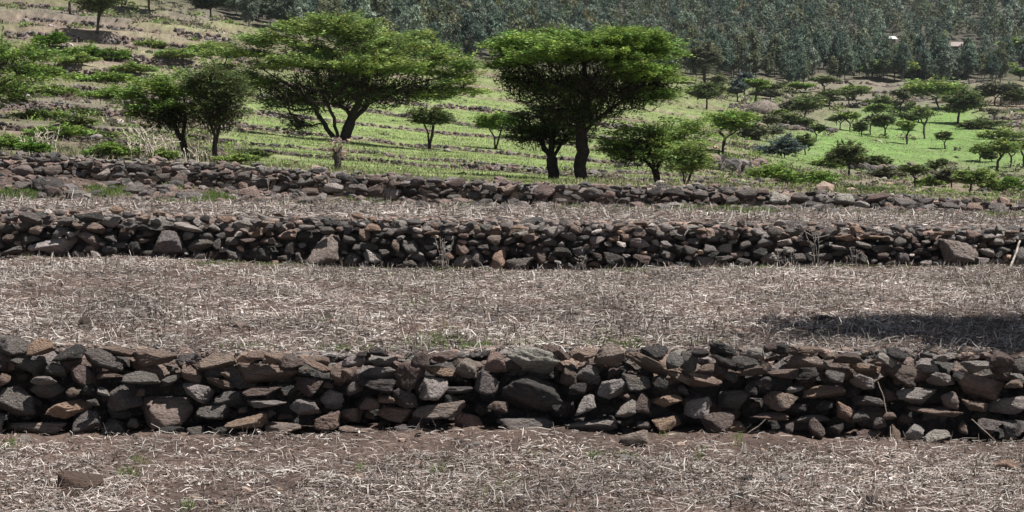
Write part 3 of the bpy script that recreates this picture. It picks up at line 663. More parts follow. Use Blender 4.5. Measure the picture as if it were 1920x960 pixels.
def straw_field(name, label, n, zf, Y0, Y1, x0, x1, wscale, dens, lscale=1.0):
    PXs = RNG.uniform(x0, x1, n); Y = np.sqrt(RNG.uniform(Y0 ** 2, Y1 ** 2, n)); x = (PXs - 960) * Y / (F * cT)
    keep = RNG.random(n) < dens(x, Y, PXs)
    x, Y, PXs = x[keep], Y[keep], PXs[keep]; n = len(x)
    z = zf(x, Y)
    kind = RNG.random(n)
    half = np.where(kind < .75, RNG.gamma(3, .009, n) + .010, RNG.uniform(.008, .018, n)) * lscale
    half = np.where(kind > .93, RNG.uniform(.025, .06, n) * lscale, half)
    width = np.where(kind < .75, RNG.uniform(.0026, .0066, n), RNG.uniform(.008, .019, n))
    width = np.where(kind > .93, RNG.uniform(.004, .008, n), width) * wscale
    pitch = np.where(kind > .93, RNG.normal(1.15, .3, n), RNG.normal(0, .2, n))
    phi = np.where(RNG.random(n) < .45, RNG.normal(0, .35, n), RNG.uniform(0, 6.28, n))
    roll = RNG.normal(0, .55, n)
    C = np.stack([x, Y, z + .004 + np.abs(RNG.normal(0, .012, n)) + np.where(kind > .93, half * .75, 0)], 1)
    ci = RNG.choice(len(STRAW), n, p=SW / SW.sum())  # pale to brown
    flake = (kind >= .75) & (kind <= .93)
    ci = np.where(flake & (RNG.random(n) < .6), RNG.choice([2, 3, 4, 5, 7], n), ci)
    tone = .28 + .92 * fbm(x * 1.1, Y * .8, 61, 3)
    col = STRAW[ci] * (RNG.uniform(.8, 1.15, n) * tone)[:, None]
    V, Fc, cc = strips(C, phi, half, width, pitch, roll, RNG.uniform(0, .018, n), col)
    o = obj(name, mesh_np(name, V, Fc, M_STRAW, col=cc)); tag(o, label, 'straw', kind='stuff')
def dens1(x, Y, p):
    bare = np.clip((Y - (D1 - .5 + .5 * (fbm(x * .9, Y * .9, 71, 3) - .5) - .4 * np.clip((p - 560) / 200, 0, 1) * np.clip((1500 - p) / 200, 0, 1))) / .35, 0, 1)
    patch = np.clip((fbm(x * 1.0, Y * 1.6, 72, 4) - .36) * 5, .3, 1)
    return patch * (1 - .75 * bare)
def dens2(x, Y, p):
    patch = np.clip((fbm(x * .8, Y * 1.1, 73, 4) - .35) * 5, .35, 1)
    patch = np.maximum(patch, np.clip((D1 + 1.6 - Y) / .5, 0, .8))
    return patch * (1 - .5 * np.clip((Y - D2 + .5) / .4, 0, 1))
def dens3(x, Y, p):
    return np.clip((fbm(x * .8, Y * .8, 74, 3) - .3) * 6, .4, 1) * (1 - .85 * np.clip((Y - D3 + 1.2) / .4, 0, 1))
straw_field('straw_litter', 'broken straw and dead leaves strewn over the nearest field', 122000, z_f1, 6.2, D1 - .02, -560, 2480, 1.0, dens1)
straw_field('straw_litter', 'dry stubble and straw covering the middle field', 205000, z_f2, D1 + .30, D2 - .02, -420, 2340, 1.35, dens2, 1.2)
straw_field('straw_litter', 'dry straw on the narrow strip between the second and third walls', 60000, z_f3, D2 + .45, D3 - .2, -350, 2270, 1.9, dens3, 1.7)

def hits(px, py, zf, Y0, Y1, n=160):
    px = np.asarray(px); py = np.asarray(py)
    Ys = np.exp(np.linspace(math.log(Y0), math.log(Y1), n)); out = np.full(len(px), np.nan); prev = None
    done = np.zeros(len(px), bool)
    for i, y in enumerate(Ys):
        d = zf(xpx(px, py, y), np.full(len(px), y), False) - zpy(py, y)
        if prev is not None:
            new = (~done) & (d > 0) & (prev <= 0)
            t = prev / (prev - d - 1e-9)
            out[new] = (Ys[i - 1] + (y - Ys[i - 1]) * t)[new]; done |= new
        prev = d
    Y = out; ok = done
    return xpx(px, py, Y)[ok], Y[ok], ok
def blades(x, Y, z, hgt, wid, lean, col):
    n = len(x); ph = RNG.uniform(0, 6.28, n); fa = RNG.uniform(-.9, .9, n)
    top = np.stack([x + np.cos(ph) * lean, Y + np.sin(ph) * lean, z + hgt], 1)
    sd_ = np.stack([np.cos(fa), np.sin(fa), np.zeros(n)], 1) * (wid / 2)[:, None]
    b = np.stack([x, Y, z - .01], 1)
    V = np.stack([b - sd_, b + sd_, top], 1).reshape(-1, 3)
    return V, np.arange(3 * n).reshape(-1, 3), np.repeat(col, 3, 0)
def grass_on(name, label, blobs, zf, Y0, Y1, hgt, wid, palette, base_y=None):
    Vs, Fs, Cs, off = [], [], [], 0
    for bx, by, rx, ry, n in blobs:
        px = RNG.normal(bx, rx * .5, n); py = RNG.normal(by, ry * .5, n)
        keep = fbm(px * .06, py * .12, 81, 3) > .40; px, py = px[keep], py[keep]
        x, Y, ok = hits(px, py, zf, Y0, Y1)
        if len(x) == 0: continue
        z = zf(x, Y); m = len(x); sc = RNG.uniform(.5, 1.3, m)
        col = np.array(palette)[RNG.integers(0, len(palette), m)] * RNG.uniform(.75, 1.25, m)[:, None]
        V, Fc, cc = blades(x, Y, z, hgt * sc, wid * RNG.uniform(.7, 1.3, m), hgt * RNG.uniform(.2, 1.1, m), col)
        Vs.append(V); Fs.append(Fc + off); Cs.append(cc); off += len(V)
    o = obj(name, mesh_np(name, np.vstack(Vs), np.vstack(Fs), M_GRASS, col=np.vstack(Cs))); tag(o, label, 'grass', kind='stuff')
GREEN = [(.11, .19, .04), (.14, .22, .05), (.09, .15, .035), (.20, .24, .09), (.17, .20, .08)]
grass_on('grass', 'small green tufts sprouting through the nearest field',
         [(16, 840, 16, 10, 160), (1003, 850, 14, 10, 140), (1113, 858, 12, 8, 110), (1170, 855, 34, 8, 130), (822, 882, 26, 10, 160), (1310, 855, 14, 12, 110), (245, 893, 24, 10, 130),
          (940, 905, 40, 22, 150), (350, 953, 10, 6, 60), (255, 870, 20, 6, 70), (675, 880, 10, 10, 60), (1385, 830, 14, 8, 40), (1830, 880, 14, 6, 30), (900, 935, 60, 30, 90), (1240, 815, 30, 6, 50)],
         z_f1, 5.5, D1 - .02, .045, .007, GREEN)
grass_on('grass', 'green grass along the top of the nearest wall and in the middle field',
         [(900, 655, 75, 12, 900), (830, 645, 70, 14, 600), (700, 660, 90, 10, 420), (620, 662, 50, 10, 230), (1010, 652, 50, 10, 250), (1140, 648, 60, 12, 220), (460, 655, 60, 10, 160),
          (1185, 648, 30, 10, 200), (1320, 640, 60, 12, 120), (815, 630, 90, 20, 300), (1000, 635, 160, 15, 250), (1128, 624, 12, 8, 60), (600, 600, 30, 8, 80), (760, 568, 40, 16, 140), (480, 590, 20, 6, 40),
          (680, 503, 60, 5, 700), (860, 507, 130, 5, 700), (1190, 507, 60, 5, 600), (1500, 503, 120, 4, 700), (1620, 498, 60, 4, 600), (1760, 500, 120, 4, 700), (560, 498, 140, 4, 600), (1400, 505, 120, 5, 500),
          (140, 478, 40, 6, 400), (60, 480, 20, 5, 160), (410, 495, 100, 4, 400), (700, 520, 300, 10, 600), (1850, 530, 80, 14, 260), (1200, 540, 400, 30, 300)],
         z_f2, D1 + .5, D2 - .03, .042, .011, GREEN)
grass_on('grass', 'green grass on the bank under the third wall',
         [(30, 366, 60, 10, 1700), (200, 362, 40, 8, 1600), (190, 352, 30, 5, 500), (400, 372, 34, 8, 1700), (340, 378, 60, 4, 400), (330, 352, 25, 5, 200), (690, 378, 60, 6, 700), (780, 378, 50, 5, 500), (1070, 388, 30, 6, 500),
          (1330, 390, 60, 10, 1500), (1420, 397, 70, 5, 1100), (1490, 386, 40, 8, 700), (1590, 395, 50, 8, 500), (1230, 392, 200, 5, 500), (560, 385, 80, 4, 300), (1880, 405, 60, 4, 400), (1320, 380, 20, 8, 500), (880, 388, 90, 4, 250), (1700, 402, 100, 3, 200)],
         z_f3, D2 + .3, D3 - .05, .07, .016, GREEN)
# grass, weeds and dry tufts of the hillside: density follows the colour regions
def hill_grass():
    n = 215000
    px = RNG.uniform(-200, 2120, n); Y = np.exp(RNG.uniform(math.log(25.6), math.log(190), n)); Y[:26000] = RNG.uniform(25.6, 27.6, 26000); x = (px - 960) * Y / (F * cT)
    z = hill(x, Y); col = hillcol(x, Y, px, z)
    green = (col[:, 1] - col[:, 0]) / col.sum(1)
    cl = fbm(x * .9, Y * .9, 91, 3)
    left = px < 470
    keep = (RNG.random(n) < np.clip(.18 + green * 5, .1, 1)) & (cl > np.where(left, .44, .30))
    x, Y, z, px, col, left, cl = x[keep], Y[keep], z[keep], px[keep], col[keep], left[keep], cl[keep]; m = len(x)
    lawn = green[keep] > .07; h = np.where(lawn, .55, 1.) * (.045 + .0008 * Y) * RNG.uniform(.4, 1.4, m) * np.where(left, 1.9, 1) * np.where(cl > .6, 1.5, 1)
    dry = RNG.random(m) < np.where(left, .38, .22)
    g = np.array([(.16, .22, .07), (.12, .175, .055), (.21, .235, .10), (.18, .205, .085)])[RNG.integers(0, 4, m)]
    d = np.array([(.36, .31, .22), (.30, .25, .18), (.40, .37, .27)])[RNG.integers(0, 3, m)]
    c = np.where(dry[:, None], d, .5 * g + .5 * np.clip(col * 1.1, .05, .4)) * RNG.uniform(.75, 1.25, m)[:, None]
    V, Fc, cc = blades(x, Y, z, h, (.010 + .00045 * Y) * RNG.uniform(.7, 1.4, m), h * RNG.uniform(.2, 1, m), c)
    o = obj('grass', mesh_np('grass', V, Fc, M_GRASS, col=cc)); tag(o, 'grass and dry tufts growing over the terraced hillside', 'grass', kind='stuff')
hill_grass()
def hill_rocks():
    r = np.random.default_rng(95); items = []
    n = 9000; px = r.uniform(-150, 2070, n); Y = np.exp(r.uniform(math.log(25.6), math.log(240), n)); x = (px - 960) * Y / (F * cT)
    cl = fbm(x * .25, Y * .25, 96, 3); z = hill(x, Y); c0 = hillcol(x, Y, px, z); green = (c0[:, 1] - c0[:, 0]) / c0.sum(1)
    pr = np.clip((cl - .42) * 5, 0, 1) * np.where(green > .04, .04, .75)
    for k in np.nonzero(r.random(n) < pr)[0]:
        s = (.05 + .0016 * Y[k]) * r.gamma(2.5, .4)
        items.append(((x[k], Y[k], z[k] + s * .12), s, s * .8, s * r.uniform(.4, .8), r.normal(0, 10), r.uniform(0, 6), jit('gglbrddo'[r.integers(8)], r)))
    o = rubble('scattered_rocks', items, ROCK_TINY, M_RUB); tag(o, 'small rocks scattered over the hillside', 'rocks', kind='stuff')
hill_rocks()
def pebbles():
    r = np.random.default_rng(97); items = []
    for zf, Y0, Y1, n, s0 in ((z_f1, 6.5, D1, 420, .022), (z_f2, D1 + .3, D2, 500, .03), (z_f3, D3 - 1.1, D3, 1700, .065)):
        px = r.uniform(-150, 2070, n); Y = np.sqrt(r.uniform(Y0 ** 2, Y1 ** 2, n)); x = (px - 960) * Y / (F * cT); z = zf(x, Y)
        for k in range(n):
            s = s0 * r.gamma(2.2, .45) + .012
            items.append(((x[k], Y[k], z[k] + s * .12), s * 1.3, s, s * r.uniform(.5, .8), r.normal(0, 10), r.uniform(0, 6), jit(('gbrbdrro' if s0 < .05 else 'gdrdrgdr')[r.integers(8)], r)))
    o = rubble('scattered_pebbles', items, ROCK_TINY, M_RUB); tag(o, 'small clods and pebbles scattered on the fields and bank', 'pebbles', kind='stuff')
pebbles()

# ------------------------------------------------------------------ trees
def tubes(p0, p1, r0, r1, sides):
    d = p1 - p0; ln = np.linalg.norm(d, axis=1) + 1e-9; d = d / ln[:, None]
    ref = np.where(np.abs(d[:, 2:3]) > .9, np.array([[1., 0, 0]]), np.array([[0, 0, 1.]]))
    u = np.cross(d, ref); u /= np.linalg.norm(u, axis=1)[:, None]; v = np.cross(d, u)
    a = np.arange(sides) * 2 * math.pi / sides
    ring = np.cos(a)[None, :, None] * u[:, None, :] + np.sin(a)[None, :, None] * v[:, None, :]
    V = np.concatenate([p0[:, None, :] - d[:, None, :] * (r0 * .3)[:, None, None] + ring * r0[:, None, None], p1[:, None, :] + d[:, None, :] * (r1 * .3)[:, None, None] + ring * r1[:, None, None]], 1).reshape(-1, 3)
    b = np.arange(len(p0))[:, None, None] * 2 * sides; i = np.arange(sides)
    q = np.stack([i, (i + 1) % sides, (i + 1) % sides + sides, i + sides], 1)[None]
    return V, (b + q).reshape(-1, 4)
def leaf_quads(C, out, size, flat, r, aspect=.42, spread=.8):
    """leaflets as thin diamonds, lying near the horizontal by 'flat'"""
    n = len(C)
    a = out + r.normal(0, spread, (n, 3)); a[:, 2] *= (1 - flat) + .06; a /= np.linalg.norm(a, axis=1)[:, None] + 1e-9
    up = np.array([[0, 0, 1.]]) + r.normal(0, .45 + .5 * (1 - flat), (n, 3)); b = np.cross(up, a); b /= np.linalg.norm(b, axis=1)[:, None] + 1e-9
    L_ = size * r.uniform(.6, 1.4, n); a = a * L_[:, None] * .5; b = b * (L_ * aspect * .5)[:, None]
    V = np.stack([C - a, C - b, C + a, C + b], 1).reshape(-1, 3)
    return V, np.arange(4 * n).reshape(-1, 4)
class Skel:
    def __init__(s): s.p = []; s.par = []
    def add(s, p, par): s.p.append(np.asarray(p, float)); s.par.append(par); return len(s.p) - 1
    def line(s, pts, par=None, n=5, r=None, wig=.0):
        for k in range(len(pts) - 1):
            a, b = np.array(pts[k], float), np.array(pts[k + 1], float)
            if k == 0 and par is None: par = s.add(a, -1)
            L_ = np.linalg.norm(b - a)
            for t in np.linspace(0, 1, n + 1)[1:]:
                q = a + (b - a) * t
                if r is not None and t < 1: q = q + r.normal(0, wig * L_, 3)
                par = s.add(q, par)
        return par
    def grow(s, targets, root, r, down=1.2, seg=3, wig=.06):
        order = np.argsort(np.linalg.norm(targets - root, axis=1)); tips = []
        for k in order:
            t = targets[k]; A = np.array(s.p)
            dv = t - A; dist = np.linalg.norm(dv, axis=1)
            cost = dist + down * np.maximum(-dv[:, 2], 0) + .35 * np.maximum(np.linalg.norm(A[:, :2] - root[:2], axis=1) - np.linalg.norm(t[:2] - root[:2]), 0)
            i = int(np.argmin(cost)); p0 = A[i]; par = i; d = dist[i]
            pts = []
            for q in range(1, seg + 1):
                f = q / seg; pt = p0 + (t - p0) * f
                pt[2] += d * .14 * math.sin(math.pi * f) * .6
                if q < seg: pt = pt + r.normal(0, wig * d, 3)
                par = s.add(pt, par)
            tips.append(par)
        return tips
    def radii(s, r_tip, expo=2.2):
        n = len(s.p); acc = np.zeros(n)
        for i in range(n - 1, -1, -1):
            if acc[i] == 0: acc[i] = r_tip ** expo
            if s.par[i] >= 0: acc[s.par[i]] += acc[i]
        return acc ** (1 / expo)
def bark_mesh(sk, rad, r, col=(.085, .068, .058), cap=None, thick=.04):
    p = np.array(sk.p); par = np.array(sk.par); i = np.nonzero(par >= 0)[0]
    r1 = rad[i].copy(); r0 = np.minimum(rad[par[i]], r1 * 1.45)
    if cap: r1 = np.minimum(r1, cap); r0 = np.minimum(r0, cap * 1.06)
    big = r1 > thick
    Vs, Fs, off = [], [], 0
    for m, sd_ in ((big, 8), (~big, 4)):
        if m.any():
            V, Fc = tubes(p[par[i[m]]], p[i[m]], r0[m], r1[m], sd_); Vs.append(V); Fs.append(Fc + off); off += len(V)
    V = np.vstack(Vs); c = np.array(col) * (.7 + .6 * r.random((len(V), 1)))
    return mesh_np('trunk', V, np.vstack(Fs), M_BARK, col=c, smooth=True)
LEAFCOL = {'fresh': (.17, .262, .058), 'olive': (.205, .28, .08), 'deep': (.075, .125, .035), 'bright': (.13, .235, .04), 'grey': (.13, .14, .085), 'dull': (.115, .15, .055), 'dark': (.045, .065, .035), 'blue': (.105, .14, .125), 'pale': (.2, .22, .11)}
def crown_mesh(T, C0, r, per, pad, size, col, flat=.75, thick=.22, mat=None, var=.22, aspect=.42):
    n = len(T)
    padr = pad * r.uniform(.65, 1.3, n)
    out = T - C0; out[:, 2] *= .4; out /= np.linalg.norm(out, axis=1)[:, None] + 1e-9
    idx = np.repeat(np.arange(n), per)
    m = len(idx); ang = r.uniform(0, 6.283, m); rr = np.sqrt(r.random(m)) * padr[idx]
    pd = out + r.normal(0, .45, (n, 3)); pd[:, 2] = np.abs(pd[:, 2]) * .35; pd /= np.linalg.norm(pd, axis=1)[:, None]        # each spray has a run of its own
    ps = np.stack([-pd[:, 1], pd[:, 0], np.zeros(n)], 1)
    u = (np.cos(ang) * rr * 1.75)[:, None]; v = (np.sin(ang) * rr * .62)[:, None]
    C = T[idx] + pd[idx] * u + ps[idx] * v; C[:, 2] += r.normal(0, thick * .6, m) * padr[idx] - .22 * rr * rr / padr[idx]
    o = pd[idx] + ps[idx] * (np.sign(np.sin(ang)) * .45)[:, None]
    V, Fc = leaf_quads(C, o, size * 1.3, flat, r, aspect * .8, .3)
    base = np.array(col)
    pv = 1 + r.normal(0, var, n); hue = r.normal(0, .08, n)
    cc = base[None] * (pv[idx] * r.uniform(.75, 1.25, m))[:, None]; cc[:, 0] *= 1 + hue[idx]; cc[:, 2] *= 1 - hue[idx]
    return mesh_np('crown', V, Fc, mat or M_LEAF, col=np.repeat(np.clip(cc, .012, .6), 4, 0))
def lobe_points(lobes, n, r, shell=.55, cut=-.35):
    vol = np.array([l[3] * l[4] * l[5] for l in lobes]) ** .8; w_ = vol / vol.sum(); out = []
    for l, k in zip(lobes, np.round(w_ * n).astype(int)):
        c = np.array(l[:3]); rad = np.array(l[3:6]); got = 0
        while got < max(k, 1):
            d = r.normal(size=3); d /= np.linalg.norm(d)
            if d[2] < cut: continue
            q = d * (shell + (1 - shell) * r.random()) * (1 + .22 * (mnoise.noise(Vector(d * 2.3 + c)) ))
            out.append(c + q * rad); got += 1
    return np.array(out)
def acacia(label, base, lobes, stems, group=None, n=200, per=40, seed=1, leaf='fresh', name='acacia_tree', cat='tree', Y=None, pad=14, leafpx=3.4, tip=1.1, low=None, trunk=None, flat=.75, depth=.8, bark=(.06, .05, .044), zf=None, cut=-.35, shell=.55, var=.22, Ymax=600, part=('trunk', 'crown')):
    """base: photo column and row of the foot; lobes: (col, row, half width, half height) of the crown masses in the photo; stems: lists of (col,row[,depth])"""
    r = np.random.default_rng(seed)
    if Y is None: x, Y, z = hit(base[0], base[1], zf or hill, 25.2 if zf is None else D2, Ymax)
    else: x = float(xpx(base[0], base[1], Y)); z = float((zf or hill)(np.array([x]), np.array([Y]))[0])
    s = Y / F; o = np.array([x, Y, z])
    zb = float(zpy(base[1], Y))
    lift = z - zb if abs(z - zb) < .6 else 0
    def loc(cx, cy, dp=0.):
        return np.array([float(xpx(cx, cy, Y)) - x, dp, float(zpy(cy, Y)) - zb])
    t = thing(name, label, cat, (x, Y, z), group)
    sk = Skel(); LB = []
    for k, l in enumerate(lobes):
        dp = l[4] * s if len(l) > 4 else (r.uniform(-.3, .3) * l[2] * s)
        LB.append((*loc(l[0], l[1], dp), l[2] * s, max(l[2] * depth, l[3]) * s, l[3] * s))
    for st in stems:
        pts = [np.array([0, 0, -.15]) if k == 0 and abs(q[0] - base[0]) < 3 else loc(q[0], q[1], (q[2] * s if len(q) > 2 else 0)) for k, q in enumerate(st)]
        if not sk.p: sk.line(pts, None, 4, r, .025)
        else:                     # a further limb leaves the nearest point of those already there
            j = int(np.argmin(np.linalg.norm(np.array(sk.p) - pts[0], axis=1))); pts[0] = sk.p[j]; sk.line(pts, j, 4, r, .025)
    T = lobe_points(LB, n, r, shell, cut)
    tips = sk.grow(T, np.array([0, 0, 0.]), r)
    A = np.array(sk.p)[tips]
    par_ = np.array(sk.par)[tips]; mids = np.array(sk.p)[par_]; mk = r.random(len(mids)) < .7
    allT = np.vstack([A, mids[mk] + r.normal(0, pad * .25 * s, (mk.sum(), 3))])
    C0 = A.mean(0) - np.array([0, 0, .3 * (A[:, 2].max() - A[:, 2].min())])
    if low:                       # bare twigs hanging inside the lower crown
        LBl = [(*loc(l[0], l[1], 0), l[2] * s, l[2] * depth * s, l[3] * s) for l in low[0]]
        sk.grow(lobe_points(LBl, low[1], r, .1, -1), np.array([0, 0, 0.]), r, down=.2, seg=2, wig=.12)
    if len(low or ()) > 2:        # fine dead twigs, massed and toned dark as shade inside the crown
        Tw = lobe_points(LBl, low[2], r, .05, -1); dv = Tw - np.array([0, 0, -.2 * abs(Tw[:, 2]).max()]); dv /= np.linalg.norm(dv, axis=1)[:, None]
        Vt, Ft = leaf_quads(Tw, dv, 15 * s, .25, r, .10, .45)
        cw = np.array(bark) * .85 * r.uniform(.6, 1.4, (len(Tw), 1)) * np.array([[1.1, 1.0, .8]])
        il = crown_mesh(lobe_points(LBl, int(low[2] * .085), r, .1, -1), np.zeros(3), r, 22, pad * 1.1 * s, leafpx * 1.3 * s, LEAFCOL['deep'], flat)  # inner leaves given a darker green that stands in for crown shade
        oi = obj('shade_tinted_foliage', il, t)
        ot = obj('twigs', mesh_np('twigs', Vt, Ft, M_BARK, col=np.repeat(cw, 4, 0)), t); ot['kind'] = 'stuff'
    rad = sk.radii(tip * s)
    tr = (trunk or 14) * s * .5
    k = tr / rad.max()
    rad = tip * s + max(tr - tip * s, 0) * (np.clip(rad - tip * s, 0, None) / (rad.max() - tip * s)) ** 1.5
    obj(part[0], bark_mesh(sk, rad, r, bark, thick=3 * s), t)
    obj(part[1], crown_mesh(allT, C0, r, int(per * 1.1), pad * 1.12 * s, leafpx * 1.3 * s, LEAFCOL[leaf], flat, var=var), t)
    return t
def tree_small(bx, by, cx, top, wd, style, label, group=None, seed=0, leaf='dull', Y=None, n=None, per=26):
    """a tree of the far slope: its outline by crown centre, top row, crown width"""
    hgt = by - top
    if style == 'umb': lob = [(cx, top + hgt * .22, wd * .5, hgt * .2), (cx + wd * .12, top + hgt * .33, wd * .3, hgt * .18)]; cut, n = .0, n or 70
    elif style == 'rnd': lob = [(cx, top + hgt * .38, wd * .48, hgt * .36), (cx - wd * .15, top + hgt * .48, wd * .3, hgt * .28)]; cut, n = -.6, n or 90
    elif style == 'vee': lob = [(cx - wd * .2, top + hgt * .3, wd * .3, hgt * .22), (cx + wd * .2, top + hgt * .28, wd * .3, hgt * .22)]; cut, n = -.2, n or 70
    elif style == 'bare': lob = [(cx, top + hgt * .35, wd * .48, hgt * .33)]; cut, n, per = -.3, n or 60, 7
    else: lob = [(cx, top + hgt * .5, wd * .5, hgt * .5), (cx + wd * .2, top + hgt * .6, wd * .3, hgt * .4), (cx - wd * .25, top + hgt * .62, wd * .28, hgt * .38)]; cut, n = -.6, n or 90
    rj = np.random.default_rng(5000 + seed)
    lob = [(a + rj.normal(0, .07) * wd, b + rj.normal(0, .03) * hgt, c * rj.uniform(.8, 1.1), d * rj.uniform(.75, 1.3)) for a, b, c, d in lob] + [(cx + rj.uniform(-.42, .42) * wd, top + hgt * rj.uniform(.2, .45), wd * rj.uniform(.1, .22), hgt * rj.uniform(.07, .16)) for _ in range(3)]
    j = top + hgt * (.62 if style != 'bush' else .8)
    stems = [[(bx, by), (bx + (cx - bx) * .4, j), (cx - wd * .2, top + hgt * .42)], [(bx, by), (bx + (cx - bx) * .5, j + hgt * .05), (cx + wd * .22, top + hgt * .4)]]
    sz = max(wd, 30)
    return acacia(label, (bx, by), lob, stems, group, n, per, 700 + seed, leaf, 'shrub' if style == 'bush' else 'acacia_tree', 'shrub' if style == 'bush' else 'tree', Y, pad=sz * .115, leafpx=3.3 if sz < 70 else 3.6, tip=.45, trunk=max(2.6, hgt * .075), cut=cut, shell=.45, var=.3)

# the two great acacias and their neighbours
acacia('big flat topped acacia with bright canopy and straight dark trunk, behind the third wall', (1088, 343),
       [(1090, 92, 150, 26, 0), (985, 92, 72, 26, -10), (1215, 104, 80, 30, 10), (1030, 80, 100, 22, 30), (1165, 78, 95, 22, -25), (1085, 112, 130, 26, -50), (1215, 150, 76, 26, -20), (965, 128, 50, 24, 10), (1235, 185, 52, 22, 0), (1170, 135, 60, 22, -60), (1010, 118, 60, 20, -50)],
       [[(1088, 343), (1090, 300, 0), (1092, 255, 2), (1060, 200, 10), (1000, 135, 0)], [(1091, 262), (1100, 190, -8), (1095, 120, -20)], [(1092, 255), (1150, 205, 8), (1235, 140, 0)], [(1091, 265), (1130, 190, 30), (1160, 110, 40)], [(1060, 200, 10), (1050, 120, 40)]],
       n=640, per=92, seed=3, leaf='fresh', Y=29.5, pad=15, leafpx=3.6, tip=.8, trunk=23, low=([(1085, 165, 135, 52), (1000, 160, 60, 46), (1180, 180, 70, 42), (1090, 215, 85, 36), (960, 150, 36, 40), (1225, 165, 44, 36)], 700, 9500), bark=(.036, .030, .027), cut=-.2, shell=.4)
acacia('dark leaning acacia with forked trunk, half under the big flat topped one', (1040, 343),
       [(1005, 240, 62, 36, 0), (1050, 225, 50, 34, 20), (970, 262, 30, 22, -10), (1075, 265, 40, 30, 10)],
       [[(1040, 343), (1035, 305), (1005, 262), (985, 240)], [(1036, 305), (1060, 262), (1085, 248)], [(1035, 308), (1030, 250)]],
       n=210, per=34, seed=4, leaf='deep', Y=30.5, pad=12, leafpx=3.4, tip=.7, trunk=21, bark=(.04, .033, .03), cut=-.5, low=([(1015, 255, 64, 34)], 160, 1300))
acacia('huge spreading double crowned acacia with several stems on the green terraces', (640, 262),
       [(520, 72, 80, 20, 0), (455, 98, 58, 22, -15), (425, 128, 34, 16, 0), (590, 52, 80, 22, 10), (690, 66, 80, 20, 20), (770, 92, 90, 20, 0), (845, 112, 55, 18, 10), (640, 95, 110, 24, 30), (560, 118, 95, 24, -10), (740, 128, 100, 22, -20), (850, 148, 44, 20, 0), (872, 122, 34, 18, 0), (880, 166, 26, 18, 10), (470, 150, 60, 24, 10), (430, 165, 30, 14, 0), (610, 30, 36, 12, 0), (560, 40, 30, 12, -10), (520, 182, 40, 16, 30), (780, 62, 40, 10, 20), (800, 172, 60, 22, 20), (655, 45, 50, 22, -20), (450, 150, 50, 30, 0), (700, 120, 80, 26, -50)],
       [[(640, 262), (612, 235, 5), (590, 195, 10), (545, 155, 0), (490, 120, -20)], [(640, 262), (628, 215, -10), (600, 150, -20), (590, 90, -30)], [(640, 262), (655, 225, 10), (690, 185, 20), (770, 150, 20), (840, 135, 10)], [(655, 226), (675, 175, -20), (690, 110, -10)], [(590, 196), (560, 200, 20), (505, 190, 30)]],
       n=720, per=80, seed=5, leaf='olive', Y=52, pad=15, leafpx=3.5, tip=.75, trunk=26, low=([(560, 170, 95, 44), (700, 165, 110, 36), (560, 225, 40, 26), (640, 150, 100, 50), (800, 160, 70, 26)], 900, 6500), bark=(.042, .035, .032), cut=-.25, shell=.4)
acacia('dark crooked acacia bush leaning left on the terrace behind the third wall', (352, 300),
       [(285, 170, 62, 30, 0), (335, 160, 60, 34, 12), (350, 190, 60, 36, -10), (265, 195, 34, 24, 0), (300, 205, 60, 26, 0)],
       [[(352, 300), (342, 262), (325, 232), (285, 195)], [(342, 262), (348, 215), (345, 175)], [(330, 236), (310, 190)]],
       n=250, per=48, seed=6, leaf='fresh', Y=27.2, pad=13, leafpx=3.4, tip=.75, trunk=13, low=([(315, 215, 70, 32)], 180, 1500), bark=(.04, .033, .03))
acacia('slender acacia with a straight thin trunk, right of the dark crooked one', (403, 306),
       [(405, 150, 55, 30, 0), (430, 170, 42, 32, -10), (380, 165, 40, 28, 10), (408, 205, 52, 36, 0)],
       [[(403, 306), (403, 255), (392, 225), (380, 180)], [(403, 256), (415, 215), (430, 180)], [(402, 245), (404, 170)]],
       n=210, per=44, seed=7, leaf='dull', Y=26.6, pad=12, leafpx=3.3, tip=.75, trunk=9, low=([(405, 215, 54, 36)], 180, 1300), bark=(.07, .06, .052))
acacia('small rounded acacia standing alone on the green slope over its own dark shadow', (805, 271), [(806, 207, 36, 16, 0), (795, 217, 26, 16, 5), (820, 215, 26, 15, -5)],
       [[(805, 271), (803, 243), (790, 215)], [(804, 245), (815, 212)], [(804, 248), (806, 210)]], n=120, per=40, seed=8, leaf='dull', pad=8, leafpx=3.2, tip=.5, trunk=7, cut=-.5, Y=55)
acacia('small light green acacia between the two big ones, partly hidden by the flat topped one', (928, 251), [(930, 196, 38, 15, 0), (915, 206, 24, 14, 5), (950, 200, 24, 14, -5)],
       [[(928, 251), (927, 228), (912, 205)], [(927, 230), (945, 200)]], n=110, per=36, seed=9, leaf='fresh', pad=9, leafpx=3.2, tip=.5, trunk=5, Y=58)
acacia('wide layered acacia with low dark branches right of the big flat topped one', (1236, 338),
       [(1195, 255, 70, 34, 0), (1260, 232, 62, 26, 10), (1215, 285, 72, 24, -10), (1300, 250, 36, 28, 0), (1160, 275, 36, 24, 0), (1240, 265, 60, 36, 15)],
       [[(1236, 338), (1228, 310), (1195, 275), (1170, 262)], [(1229, 312), (1255, 270), (1270, 240)], [(1228, 310), (1215, 260)]],
       n=260, per=40, seed=10, leaf='fresh', Y=30, pad=14, leafpx=3.4, tip=.75, trunk=13, low=([(1200, 272, 70, 36)], 160, 1400), bark=(.04, .033, .03), cut=-.4)
